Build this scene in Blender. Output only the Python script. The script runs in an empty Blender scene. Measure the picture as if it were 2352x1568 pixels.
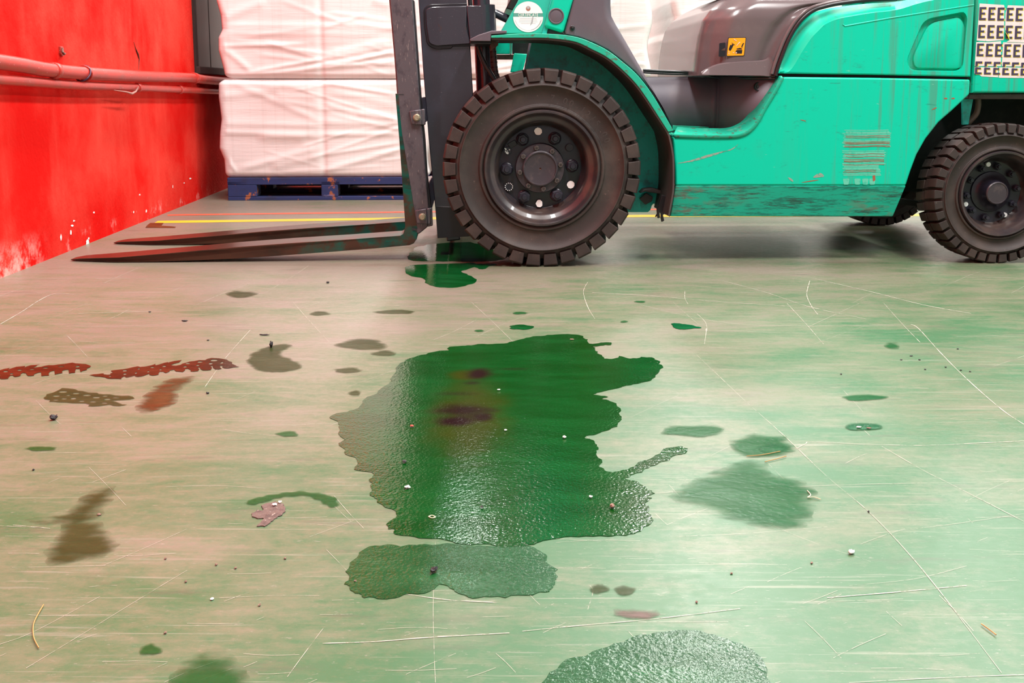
import bpy, bmesh, math, random
from mathutils import Vector, Matrix
from mathutils.geometry import tessellate_polygon

random.seed(7)
C = bpy.context.scene.collection
SC = bpy.context.scene
R = math.radians

# ------------------------------------------------------------------ camera
FPX, CX, CY, PITCH, WPX, HPX = 2350.0, 1176.0, 556.0, R(8.5), 2352.0, 1568.0
RIGHT, FWD, UP = Vector((1, 0, 0)), Vector((0, math.cos(PITCH), -math.sin(PITCH))), Vector((0, math.sin(PITCH), math.cos(PITCH)))
def ray(u, v):
    return RIGHT * ((u - CX) / FPX) - UP * ((v - CY) / FPX) + FWD
_b, _t = ray(1247, 613), ray(1247, 156)
CAM_H = 0.667 / (1 + (-_b.y / _b.z) * (_t.z / _t.y))
EYE = Vector((0, 0, CAM_H))
cam = bpy.data.cameras.new('camera'); camo = bpy.data.objects.new('camera', cam); C.objects.link(camo)
cam.sensor_width = 36; cam.sensor_fit = 'HORIZONTAL'; cam.lens = 36 * FPX / WPX
cam.shift_y = (CY - HPX / 2) / WPX
camo.location = EYE; camo.rotation_euler = (R(90) - PITCH, 0, 0)
cam.clip_start = 0.05
SC.camera = camo

# ------------------------------------------------------------------ light and exposure
SC.view_settings.view_transform = 'Standard'; SC.view_settings.look = 'None'
SC.view_settings.exposure = 0.0; SC.view_settings.gamma = 1.0; SC.view_settings.use_curve_mapping = False
world = bpy.data.worlds.new('overcast_daylight'); SC.world = world; world.use_nodes = True
world.node_tree.nodes['Background'].inputs[0].default_value = (0.98, 0.99, 1.0, 1)
world.node_tree.nodes['Background'].inputs[1].default_value = 0.65
def area(name, loc, rot, sx, sy, power, col=(1, 1, 1)):
    l = bpy.data.lights.new(name, 'AREA'); l.shape = 'RECTANGLE'; l.size = sx; l.size_y = sy; l.energy = power; l.color = col
    o = bpy.data.objects.new(name, l); C.objects.link(o); o.location = loc; o.rotation_euler = rot
    return o
CEIL = 5.2
# unseen ceiling lamps, added for overhead light and puddle glare (their housings are built with the ceiling)
LAMPS = [(-0.62, 10.4, 1.3), (-0.62, 4.0, 1.0), (-0.62, 0.9, 1.2), (2.0, 4.0, 1.0), (2.0, 0.9, 1.3), (2.0, 7.2, 1.2), (2.0, 10.4, 1.3), (4.6, 4.0, 1.0), (4.6, 0.9, 1.2), (4.6, 7.2, 1.0), (4.6, 10.4, 1.0)]
for lx, ly, k in LAMPS:
    area('added_ceiling_lamp', (lx, ly, CEIL - 0.13), (0, 0, 0), 0.5, 1.5, 185 * k, (1.0, 0.985, 0.96))

# ------------------------------------------------------------------ frames and back-projection
def floor_pt(u, v, z=0.0):
    d = ray(u, v); t = (z - CAM_H) / d.z
    return EYE + d * t
YAW = R(2.5)
T0 = floor_pt(1247, 613)
AX, AY = Vector((math.cos(YAW), math.sin(YAW), 0)), Vector((-math.sin(YAW), math.cos(YAW), 0))
def on_plane(u, v, origin, n):
    d = ray(u, v); t = (origin - EYE).dot(n) / d.dot(n)
    return EYE + d * t
def tp(u, v, y):                       # pixel -> truck-local point on the plane local y
    p = on_plane(u, v, T0 + AY * y, AY) - T0
    return Vector((p.dot(AX), y, p.z))
def tpl(pts, y):
    return [tp(u, v, y) for u, v in pts]

# ------------------------------------------------------------------ mesh builder
def spin(v, axis, ang):
    return Matrix.Rotation(ang, 3, axis) @ v
class MB:
    def __init__(s): s.V, s.F, s.M = [], [], []
    def add(s, vs, fs, m=0):
        o = len(s.V); s.V += [Vector(v) for v in vs]
        for f in fs: s.F.append([i + o for i in f]); s.M.append(m)
        return s
    def prism(s, pts, vec, m=0):
        n = len(pts); vec = Vector(vec); vs = list(pts) + [Vector(p) + vec for p in pts]
        fs = [list(range(n)), list(range(n, 2 * n))[::-1]] + [[i, i + n, (i + 1) % n + n, (i + 1) % n] for i in range(n)]
        return s.add(vs, fs, m)
    def loft(s, A, B, m=0, closed=False):
        n = len(A); k = n if closed else n - 1
        return s.add(list(A) + list(B), [[i, (i + 1) % n, (i + 1) % n + n, i + n] for i in range(k)], m)
    def box(s, c, d, m=0, rot=None):
        c = Vector(c); hx, hy, hz = d[0] / 2, d[1] / 2, d[2] / 2
        vs = [Vector((x, y, z)) for z in (-hz, hz) for y in (-hy, hy) for x in (-hx, hx)]
        if rot: vs = [rot @ v for v in vs]
        return s.add([c + v for v in vs], [[0, 2, 3, 1], [4, 5, 7, 6], [0, 1, 5, 4], [2, 6, 7, 3], [0, 4, 6, 2], [1, 3, 7, 5]], m)
    def tube(s, path, r, n=12, m=0, caps=True):
        path = [Vector(p) for p in path]; rings = []; up = Vector((0.13, 0.31, 0.94))
        for i, p in enumerate(path):
            t = (path[min(i + 1, len(path) - 1)] - path[max(i - 1, 0)]).normalized()
            a = t.cross(up).normalized(); b = t.cross(a)
            rr = r[i] if isinstance(r, (list, tuple)) else r
            rings.append([p + (a * math.cos(2 * math.pi * k / n) + b * math.sin(2 * math.pi * k / n)) * rr for k in range(n)])
        for A, B in zip(rings, rings[1:]): s.loft(A, B, m, True)
        if caps: s.add(rings[0], [list(range(n))], m); s.add(rings[-1], [list(range(n))], m)
        return s
    def lathe(s, prof, c=(0, 0, 0), n=64, m=0, capa=False, capb=False, phase=0.0):    # about the local y axis, profile of (radius, y)
        c = Vector(c); rings = [[c + Vector((r * math.cos(2 * math.pi * k / n + phase), y, r * math.sin(2 * math.pi * k / n + phase))) for k in range(n)] for r, y in prof]
        o = len(s.V)
        for rg in rings: s.V += rg
        for j in range(len(rings) - 1):
            for k in range(n):
                s.F.append([o + j * n + k, o + j * n + (k + 1) % n, o + (j + 1) * n + (k + 1) % n, o + (j + 1) * n + k]); s.M.append(m)
        if capa: s.F.append([o + k for k in range(n)]); s.M.append(m)
        if capb: s.F.append([o + (len(rings) - 1) * n + k for k in range(n)]); s.M.append(m)
        return s
    def flat(s, pts, m=0):
        s.add(pts, [list(range(len(pts)))], m); return s
    def build(s, name, mats, parent=None, smooth=32, bevel=0, seg=2, solid=0, loc=None, merge=True):
        me = bpy.data.meshes.new(name); me.from_pydata([tuple(v) for v in s.V], [], s.F)
        if not isinstance(mats, (list, tuple)): mats = [mats]
        for m in mats: me.materials.append(m)
        me.polygons.foreach_set('material_index', s.M)
        bm = bmesh.new(); bm.from_mesh(me)
        if merge: bmesh.ops.remove_doubles(bm, verts=bm.verts, dist=1e-5)
        bmesh.ops.recalc_face_normals(bm, faces=bm.faces)
        bm.to_mesh(me); bm.free()
        if smooth:
            me.shade_smooth(); me.set_sharp_from_angle(angle=R(smooth))
        o = bpy.data.objects.new(name, me); C.objects.link(o)
        if parent is not None: o.parent = parent
        if loc is not None: o.location = loc
        if solid:
            md = o.modifiers.new('solid', 'SOLIDIFY'); md.thickness = abs(solid); md.offset = -1 if solid > 0 else 1
        if bevel:
            md = o.modifiers.new('bevel', 'BEVEL'); md.width = bevel; md.segments = seg; md.limit_method = 'ANGLE'; md.angle_limit = R(35)
        return o
def tag(o, label=None, cat=None, group=None, kind=None):
    if label: o['label'] = label
    if cat: o['category'] = cat
    if group: o['group'] = group
    if kind: o['kind'] = kind
    return o
def thing(name, label, cat, loc=(0, 0, 0), rz=0, group=None):
    o = bpy.data.objects.new(name, None); C.objects.link(o); o.location = loc; o.rotation_euler = (0, 0, rz); o.empty_display_size = 0.1
    return tag(o, label, cat, group)
def kids(o): return [c for c in bpy.data.objects if c.parent == o]
def copy_tree(o, parent=None):
    c = o.copy(); C.objects.link(c)
    if parent is not None: c.parent = parent
    for ch in kids(o): copy_tree(ch, c)
    return c
def struct(o): o['kind'] = 'structure'; return o
def resample(pts, n, closed=False):
    P = [Vector(p) for p in pts]
    if closed: P = P + [P[0]]
    L = [0]
    for a, b in zip(P, P[1:]): L.append(L[-1] + (b - a).length)
    out = []; m = n if closed else n - 1
    for i in range(n):
        d = L[-1] * i / m; k = 0
        while k < len(L) - 2 and L[k + 1] < d: k += 1
        f = (d - L[k]) / max(L[k + 1] - L[k], 1e-9)
        out.append(P[k].lerp(P[k + 1], min(max(f, 0), 1)))
    return out
def smooth_curve(pts, n=6, closed=False):          # Catmull-Rom through points of any dimension
    P = [Vector(p) for p in pts]; N = len(P); out = []
    for i in range(N if closed else N - 1):
        p0 = P[(i - 1) % N] if closed or i > 0 else P[0]
        p1, p2 = P[i], P[(i + 1) % N]
        p3 = P[(i + 2) % N] if closed or i < N - 2 else P[-1]
        for k in range(n):
            t = k / n
            out.append(0.5 * ((2 * p1) + (p2 - p0) * t + (2 * p0 - 5 * p1 + 4 * p2 - p3) * t * t + (3 * p1 - p0 - 3 * p2 + p3) * t ** 3))
    if not closed: out.append(P[-1])
    return out
def round_poly(pts, r, n=5):                       # round the corners of a polygon; r in the points' own unit
    P = [Vector(p) for p in pts]; N = len(P); out = []
    for i in range(N):
        a, b, c = P[i - 1], P[i], P[(i + 1) % N]
        d1, d2 = a - b, c - b; rr = r[i] if isinstance(r, (list, tuple)) else r
        k = min(rr, d1.length * .45, d2.length * .45)
        if k <= 1e-6: out.append(b); continue
        s, e = b + d1.normalized() * k, b + d2.normalized() * k
        for j in range(n + 1):
            t = j / n; out.append(s * (1 - t) ** 2 + b * 2 * t * (1 - t) + e * t * t)
    return out
def pillow(mb, outline, rad, y0, depth, hole=None, K=6, m=0):
    # outline: truck-local (x, z) pairs; the near face at y0 is rounded back over rad (one per point) to y0+rad, then runs straight to y0+depth
    P = [Vector((p[0], p[1])) for p in outline]
    area2 = sum(a.x * b.y - b.x * a.y for a, b in zip(P, P[1:] + P[:1]))
    if area2 < 0: P = P[::-1]; rad = rad[::-1] if isinstance(rad, list) else rad
    N = len(P); rad = rad if isinstance(rad, list) else [rad] * N
    nor = []
    for i in range(N):
        e1, e2 = (P[i] - P[i - 1]).normalized(), (P[(i + 1) % N] - P[i]).normalized()
        n1, n2 = Vector((-e1.y, e1.x)), Vector((-e2.y, e2.x)); h = (n1 + n2)
        h = h.normalized() if h.length > 1e-6 else n1
        nor.append(h / max(h.dot(n1), 0.5))
    rings = [[Vector((p.x, y0 + depth, p.y)) for p in P]]
    for k in range(K + 1):
        a = math.pi / 2 * k / K
        rings.append([Vector((P[i].x + nor[i].x * rad[i] * (1 - math.cos(a)), y0 + rad[i] * (1 - math.sin(a)), P[i].y + nor[i].y * rad[i] * (1 - math.cos(a)))) for i in range(N)])
    for A, B in zip(rings, rings[1:]): mb.loft(A, B, m, True)
    last = rings[-1]
    if hole is None: mb.add(last, [list(range(N))], m)
    else:
        H = [Vector(h) for h in hole]
        tri = tessellate_polygon([[Vector((p.x, p.z, 0)) for p in last], [Vector((p.x, p.z, 0)) for p in H]])
        mb.add(last + H, [list(t) for t in tri], m)
    mb.add(rings[0], [list(range(N))], m)
    return last
def text_geo(s, size, off=0.0):
    cu = bpy.data.curves.new('t', 'FONT'); cu.body = s; cu.size = size; cu.align_x = 'CENTER'; cu.align_y = 'CENTER'; cu.resolution_u = 3; cu.offset = off * size / .035
    o = bpy.data.objects.new('t', cu); C.objects.link(o)
    dg = bpy.context.evaluated_depsgraph_get(); dg.update()
    me = bpy.data.meshes.new_from_object(o.evaluated_get(dg))
    vs = [v.co.copy() for v in me.vertices]; fs = [list(p.vertices) for p in me.polygons]
    bpy.data.objects.remove(o); bpy.data.curves.remove(cu); bpy.data.meshes.remove(me)
    return vs, fs

# ------------------------------------------------------------------ materials
class NT:
    def __init__(s, name):
        s.mat = bpy.data.materials.new(name); s.mat.use_nodes = True; s.t = s.mat.node_tree; s.N = s.t.nodes
        s.bsdf = s.N['Principled BSDF']; s.out = s.N['Material Output']; s._co = None
    def new(s, t, **k):
        n = s.N.new(t)
        for a, v in k.items(): setattr(n, a, v)
        return n
    def put(s, sock, v):
        if isinstance(v, bpy.types.NodeSocket): s.t.links.new(v, sock)
        elif isinstance(v, (tuple, list)) and len(v) == 3 and sock.type == 'RGBA': sock.default_value = (*v, 1)
        else: sock.default_value = v
    def co(s):
        if s._co is None: s._co = s.new('ShaderNodeTexCoord').outputs['Object']
        return s._co
    def mapped(s, scale=(1, 1, 1), rot=(0, 0, 0), loc=(0, 0, 0)):
        n = s.new('ShaderNodeMapping'); s.put(n.inputs[0], s.co()); n.inputs['Scale'].default_value = scale; n.inputs['Rotation'].default_value = rot; n.inputs['Location'].default_value = loc
        return n.outputs[0]
    def noise(s, scale, detail=4, rough=0.55, vec=None, dist=0.0):
        n = s.new('ShaderNodeTexNoise'); s.put(n.inputs['Vector'], vec or s.co()); n.inputs['Scale'].default_value = scale
        n.inputs['Detail'].default_value = detail; n.inputs['Roughness'].default_value = rough; n.inputs['Distortion'].default_value = dist
        return n.outputs['Fac']
    def vor(s, scale, vec=None, feature='F1'):
        n = s.new('ShaderNodeTexVoronoi', feature=feature); s.put(n.inputs['Vector'], vec or s.co()); n.inputs['Scale'].default_value = scale
        return n.outputs['Distance']
    def rng(s, f, lo, hi, a=0.0, b=1.0, smooth=True):
        n = s.new('ShaderNodeMapRange', interpolation_type='SMOOTHSTEP' if smooth else 'LINEAR'); s.put(n.inputs[0], f)
        n.inputs[1].default_value = lo; n.inputs[2].default_value = hi; n.inputs[3].default_value = a; n.inputs[4].default_value = b
        return n.outputs[0]
    def math(s, op, a, b=0.5):
        n = s.new('ShaderNodeMath', operation=op); s.put(n.inputs[0], a); s.put(n.inputs[1], b); return n.outputs[0]
    def mix(s, f, a, b):
        n = s.new('ShaderNodeMix', data_type='RGBA'); s.put(n.inputs[0], f); s.put(n.inputs[6], a); s.put(n.inputs[7], b); return n.outputs[2]
    def xyz(s):
        n = s.new('ShaderNodeSeparateXYZ'); s.put(n.inputs[0], s.co()); return n.outputs
    def bump(s, h, strength, dist=0.01):
        n = s.new('ShaderNodeBump'); s.put(n.inputs['Height'], h); n.inputs['Strength'].default_value = strength; n.inputs['Distance'].default_value = dist
        s.put(s.bsdf.inputs['Normal'], n.outputs[0]); return n.outputs[0]
    def set(s, **k):
        names = dict(color='Base Color', rough='Roughness', metal='Metallic', spec='Specular IOR Level', coat='Coat Weight', coatr='Coat Roughness', ior='IOR', trans='Transmission Weight')
        for a, v in k.items(): s.put(s.bsdf.inputs[names[a]], v)
        return s
    def ell(s, c, rx, ry, lo=0.6, hi=1.0, wob=0.0, wscale=20):      # 1 inside an ellipse on the ground plane, fading to 0
        x, y, z = s.xyz()
        dx = s.math('DIVIDE', s.math('SUBTRACT', x, c[0]), rx); dy = s.math('DIVIDE', s.math('SUBTRACT', y, c[1]), ry)
        d = s.math('SQRT', s.math('ADD', s.math('MULTIPLY', dx, dx), s.math('MULTIPLY', dy, dy)))
        if wob: d = s.math('ADD', d, s.math('MULTIPLY', s.math('SUBTRACT', s.noise(wscale, 5), 0.5), wob))
        return s.rng(d, lo, hi, 1, 0)
def paint(name, color, rough=0.4, layers=(), bump=None, **k):
    # layers: dict(scale, stretch, lo, hi, col, amt, z=(lo, hi) keeps it low)
    n = NT(name); col = color
    for L in layers:
        f = n.rng(n.noise(L.get('scale', 20), L.get('detail', 5), L.get('r', 0.6), n.mapped(L.get('stretch', (1, 1, 1)), L.get('rot', (0, 0, 0)), L.get('loc', (0, 0, 0)))), L['lo'], L['hi'], 0, L.get('amt', 1))
        if 'z' in L: f = n.math('MULTIPLY', f, n.rng(n.xyz()[2], L['z'][0], L['z'][1], 1, 0))
        if 'x' in L: f = n.math('MULTIPLY', f, n.rng(n.xyz()[0], L['x'][0], L['x'][1], 0, 1))
        col = n.mix(f, col, L['col'])
    n.set(color=col, rough=rough, **k)
    if bump: n.bump(n.noise(bump[0], 4, 0.6, n.mapped(bump[2]) if len(bump) > 2 else None), bump[1], 0.004)
    return n.mat

GREEN = (0.0, 0.56, 0.365)
m_green = paint('green_truck_paint', GREEN, 0.32, [
    dict(scale=1.0, stretch=(55, 55, 2.0), lo=0.47, hi=0.66, col=(0.07, 0.27, 0.19), amt=0.7, detail=8, x=(0.7, 1.3)),
    dict(scale=16, stretch=(1, 1, 2), lo=0.57, hi=0.68, col=(0.02, 0.25, 0.18), amt=0.5, detail=9, r=0.78),
    dict(scale=10, stretch=(1, 1, 9), rot=(0, R(5), 0), lo=0.655, hi=0.68, col=(0.02, 0.22, 0.16), amt=0.6, detail=8, r=0.7),
    dict(scale=9, lo=0.60, hi=0.85, col=(0.03, 0.40, 0.27), amt=0.5),
    dict(scale=130, lo=0.735, hi=0.76, col=(0.03, 0.12, 0.10), amt=0.8, detail=3),
    dict(scale=22, stretch=(1, 1, 5), lo=0.70, hi=0.74, col=(0.20, 0.52, 0.40), amt=0.6)], spec=0.3)
m_sill = paint('scuffed_green_sill_paint', (0.0, 0.47, 0.32), 0.42, [
    dict(scale=13, stretch=(1, 1, 7), rot=(0, R(6), 0), lo=0.49, hi=0.60, col=(0.005, 0.15, 0.115), amt=0.75, detail=10, r=0.75),
    dict(scale=9, stretch=(1, 1, 14), rot=(0, R(-9), 0), lo=0.56, hi=0.60, col=(0.02, 0.06, 0.05), amt=0.85, detail=8, r=0.75, loc=(9, 2, 0)),
    dict(scale=8, stretch=(1, 1, 3.5), rot=(0, R(-5), 0), lo=0.46, hi=0.60, col=(0.17, 0.11, 0.095), amt=0.85, detail=10, r=0.75, loc=(3.3, 0, 1.1), x=(0.80, 0.42)),
    dict(scale=8, stretch=(1, 1, 3.5), rot=(0, R(5), 0), lo=0.46, hi=0.60, col=(0.19, 0.12, 0.09), amt=0.85, detail=10, r=0.75, loc=(5.3, 0, 1.1), x=(0.95, 1.25), z=(0.19, 0.27))])
m_green_worn = paint('worn_green_edge_paint', (0.01, 0.42, 0.27), 0.4, [
    dict(scale=45, stretch=(1, 1, 2), lo=0.56, hi=0.64, col=(0.10, 0.07, 0.055), amt=0.75, detail=7), dict(scale=20, lo=0.55, hi=0.75, col=(0.25, 0.55, 0.42), amt=0.5)])
m_teal = paint('dirty_teal_arch_paint', (0.008, 0.50, 0.42), 0.45, [
    dict(scale=22, lo=0.46, hi=0.66, col=(0.030, 0.14, 0.13), amt=0.75, detail=10, r=0.78),
    dict(scale=2.2, lo=0.55, hi=0.75, col=(0.035, 0.03, 0.03), amt=0.6)], bump=(120, 0.25))
m_pale_green = paint('pale_green_band_paint', (0.10, 0.60, 0.45), 0.25, [dict(scale=30, stretch=(1, 1, 1), lo=0.55, hi=0.75, col=(0.02, 0.45, 0.31), amt=0.6)])
m_hood = paint('glossy_brown_grey_plastic', (0.120, 0.095, 0.098), 0.20, [dict(scale=210, lo=0.72, hi=0.76, col=(0.4, 0.36, 0.35), amt=0.6, detail=2), dict(scale=6, lo=0.5, hi=0.8, col=(0.17, 0.13, 0.125), amt=0.6)], spec=0.38)
m_grey = paint('matt_grey_plastic', (0.098, 0.085, 0.105), 0.5, [dict(scale=7, lo=0.45, hi=0.75, col=(0.13, 0.105, 0.115), amt=0.8), dict(scale=170, lo=0.70, hi=0.75, col=(0.25, 0.22, 0.23), amt=0.5, detail=3)], bump=(500, 0.06))
m_black = paint('black_rubber_seal', (0.012, 0.011, 0.013), 0.35)
m_void = paint('black_grime_and_gap_shade', (0.010, 0.009, 0.009), 0.8, [dict(scale=25, lo=0.5, hi=0.7, col=(0.02, 0.018, 0.016))])
m_mast = paint('blue_black_mast_steel', (0.026, 0.023, 0.034), 0.30, [
    dict(scale=5, lo=0.50, hi=0.75, col=(0.040, 0.042, 0.065), amt=0.8), dict(scale=260, lo=0.70, hi=0.74, col=(0.25, 0.22, 0.22), amt=0.6, detail=2),
    dict(scale=30, stretch=(1, 1, 0.5), lo=0.64, hi=0.70, col=(0.05, 0.02, 0.016), amt=0.6)], coat=0.5)
m_mast_low = paint('black_mast_foot', (0.012, 0.011, 0.016), 0.3)
m_plate = paint('scratched_grey_carriage_steel', (0.100, 0.092, 0.104), 0.36, [
    dict(scale=26, stretch=(1, 1, 0.6), lo=0.50, hi=0.62, col=(0.055, 0.05, 0.062), amt=0.8, detail=9, r=0.7),
    dict(scale=60, stretch=(3, 1, 0.5), rot=(0, R(35), 0), lo=0.63, hi=0.66, col=(0.30, 0.26, 0.25), amt=0.7, detail=6),
    dict(scale=55, stretch=(3, 1, 0.5), rot=(0, R(-25), 0), lo=0.64, hi=0.67, col=(0.26, 0.23, 0.22), amt=0.7, detail=6)], metal=0.2)
m_rust = paint('brown_rust_steel', (0.085, 0.034, 0.02), 0.55, [dict(scale=60, lo=0.5, hi=0.7, col=(0.03, 0.016, 0.012), amt=0.8)])
m_fork = paint('worn_rusty_fork_steel', (0.075, 0.038, 0.024), 0.28, [
    dict(scale=9, lo=0.42, hi=0.58, col=(0.0, 0.12, 0.09), amt=1.0, detail=8, r=0.65, x=(-1.05, -0.55)),
    dict(scale=4, stretch=(1, 1, 6), lo=0.45, hi=0.65, col=(0.028, 0.020, 0.014), amt=0.8, detail=8),
    dict(scale=40, lo=0.62, hi=0.68, col=(0.11, 0.05, 0.03), amt=0.7, detail=6)], metal=0.45)
m_fork_shank = paint('green_painted_fork_heel_steel', (0.005, 0.125, 0.095), 0.4, [dict(scale=16, lo=0.50, hi=0.60, col=(0.085, 0.028, 0.016), amt=0.9, detail=8, r=0.65)])
m_tyre = paint('dusty_black_rubber', (0.026, 0.019, 0.017), 0.6, [
    dict(scale=7, lo=0.42, hi=0.72, col=(0.062, 0.045, 0.037), amt=0.85, detail=6), dict(scale=90, lo=0.66, hi=0.72, col=(0.16, 0.12, 0.10), amt=0.45, detail=4)], bump=(260, 0.10))
m_rim = paint('dusty_black_rim_paint', (0.028, 0.023, 0.026), 0.34, [dict(scale=10, lo=0.42, hi=0.7, col=(0.080, 0.055, 0.045), amt=0.8, detail=6)], coat=0.2)
m_disc = paint('blue_black_disc_paint', (0.013, 0.012, 0.021), 0.33, [dict(scale=12, lo=0.45, hi=0.75, col=(0.030, 0.027, 0.040))])
m_hub = paint('worn_grey_hub_iron', (0.045, 0.038, 0.046), 0.40, [dict(scale=40, lo=0.5, hi=0.7, col=(0.095, 0.075, 0.075), amt=0.7, detail=6)], metal=0.2)
m_bolt = paint('dull_bolt_steel', (0.10, 0.085, 0.08), 0.4, metal=0.5)
m_brass = paint('yellowed_zinc_bolt', (0.34, 0.33, 0.22), 0.42, [dict(scale=200, lo=0.5, hi=0.65, col=(0.15, 0.12, 0.09))], metal=0.3)
m_white = paint('white_marker_paint', (0.85, 0.87, 0.85), 0.5)
m_paper = paint('dirty_white_sticker_paper', (0.72, 0.67, 0.65), 0.5, [dict(scale=60, lo=0.55, hi=0.7, col=(0.5, 0.44, 0.42), amt=0.6, detail=7), dict(scale=28, lo=0.66, hi=0.72, col=(0.22, 0.17, 0.16), amt=0.6, detail=6)])
m_cert = paint('white_sticker_film', (0.88, 0.88, 0.88), 0.35)
m_ink = paint('blue_black_print_ink', (0.045, 0.035, 0.075), 0.45)
m_yellow_ink = paint('yellow_print_ink', (0.80, 0.66, 0.05), 0.45)
m_yellow = paint('orange_yellow_sticker_film', (0.85, 0.36, 0.004), 0.3)
m_black_ink = paint('black_sticker_film', (0.010, 0.008, 0.012), 0.3)
m_cream = paint('cream_sticker_ink', (0.85, 0.55, 0.42), 0.4)
m_brown_ink = paint('brown_emblem_ink', (0.35, 0.16, 0.12), 0.4)
m_grey_ink = paint('grey_sticker_ink', (0.40, 0.42, 0.45), 0.4)
m_residue = paint('pale_glue_residue', (0.11, 0.54, 0.385), 0.5, [dict(scale=70, lo=0.5, hi=0.65, col=(0.03, 0.46, 0.31), amt=0.8, detail=6)])
m_redline = paint('red_brown_residue_line', (0.30, 0.10, 0.05), 0.5)
m_scuff = paint('grey_brown_scuff', (0.27, 0.33, 0.27), 0.5, [dict(scale=120, lo=0.5, hi=0.6, col=(0.03, 0.40, 0.27))])
m_hose = paint('black_rubber_hose', (0.020, 0.018, 0.020), 0.35)
m_wraphose = paint('brown_spiral_wrap', (0.085, 0.06, 0.052), 0.5)
m_beige = paint('beige_rubber_hose', (0.16, 0.12, 0.085), 0.5)

# ------------------------------------------------------------------ setting: floor, walls, ceiling
def floor_material():
    n = NT('worn_green_painted_concrete')
    x, y, z = n.xyz()
    big = n.noise(0.9, 6, 0.62)
    med = n.noise(1.0, 9, 0.72, n.mapped((2.6, 5.5, 1), (0, 0, R(8)), (4, 1, 0)), 0.6)
    streak = n.noise(1.0, 10, 0.72, n.mapped((3.0, 10, 1), (0, 0, R(6))), 0.5)
    fine = n.math('ADD', n.math('MULTIPLY', n.noise(1.0, 8, 0.75, n.mapped((26, 75, 1), (0, 0, R(-6))), 0.3), 0.5), n.math('MULTIPLY', n.noise(55, 8, 0.8), 0.5))
    lateral = n.rng(x, -1.5, 0.9, -0.04, 0.38, False)  # paler left: real dust plus painted bounce from the red wall
    near = n.rng(y, 1.0, 3.3, 0.56, -0.04, False)  # paler far end: real dust plus painted floor reflections
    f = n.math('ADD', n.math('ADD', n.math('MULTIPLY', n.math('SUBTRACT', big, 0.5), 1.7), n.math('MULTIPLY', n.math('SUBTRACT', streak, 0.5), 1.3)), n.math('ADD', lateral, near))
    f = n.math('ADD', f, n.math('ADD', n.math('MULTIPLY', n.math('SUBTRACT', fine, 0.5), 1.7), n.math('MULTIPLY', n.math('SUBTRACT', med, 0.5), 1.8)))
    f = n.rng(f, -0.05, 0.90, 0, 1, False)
    dust_and_bounce = (0.182, 0.160, 0.125); mid = (0.134, 0.152, 0.092); grn = (0.040, 0.118, 0.048)
    c = n.mix(n.rng(f, 0, 0.45, 0, 1, False), dust_and_bounce, mid); c = n.mix(n.rng(f, 0.4, 1.0, 0, 1, False), c, grn)
    # paler worn-through specks and hairlines
    sp = n.rng(n.noise(1.0, 4, 0.7, n.mapped((70, 190, 1), (0, 0, R(5)))), 0.61, 0.70, 0, 0.5)
    c = n.mix(sp, c, (0.27, 0.25, 0.21))
    ln = n.rng(n.noise(1.0, 6, 0.6, n.mapped((3.2, 60, 1), (0, 0, R(7)))), 0.60, 0.68, 0, 0.32)
    c = n.mix(ln, c, (0.27, 0.26, 0.22))
    ln2 = n.rng(n.noise(1.0, 6, 0.6, n.mapped((3.5, 130, 1), (0, 0, R(-28)), (3, 7, 0))), 0.60, 0.67, 0, 0.40)
    c = n.mix(ln2, c, (0.27, 0.265, 0.21))
    dk = n.rng(n.noise(1.0, 6, 0.65, n.mapped((5, 30, 1), (0, 0, R(6)), (1, 5, 0))), 0.56, 0.70, 0, 0.5)
    c = n.mix(dk, c, (0.075, 0.085, 0.055))
    n.set(color=c, rough=n.rng(fine, 0.3, 0.7, 0.30, 0.44), spec=0.5)
    h = n.math('ADD', n.math('MULTIPLY', n.noise(90, 3, 0.5), 0.5), n.math('MULTIPLY', fine, 0.4))
    n.bump(h, 0.10, 0.004)
    return n.mat
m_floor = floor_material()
W0, W1 = floor_pt(0, 640), floor_pt(460, 457)
WD = (W1 - W0).normalized(); WN = Vector((WD.y, -WD.x, 0))
def wall_pt(u, v, off=0.0):
    return on_plane(u, v, W0 + WN * off, WN)
def wall_frame(p):   # world point -> (along, height)
    return (p - W0).dot(WD), p.z
def wp(s, z, off=0.0): return W0 + WD * s + WN * off + Vector((0, 0, z))
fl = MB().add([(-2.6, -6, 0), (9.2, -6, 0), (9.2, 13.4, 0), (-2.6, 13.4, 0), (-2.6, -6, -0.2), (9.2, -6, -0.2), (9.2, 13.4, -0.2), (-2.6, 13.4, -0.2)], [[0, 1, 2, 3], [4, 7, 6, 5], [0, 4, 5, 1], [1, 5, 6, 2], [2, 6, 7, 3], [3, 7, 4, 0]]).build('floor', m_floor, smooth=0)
struct(fl)
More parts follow.
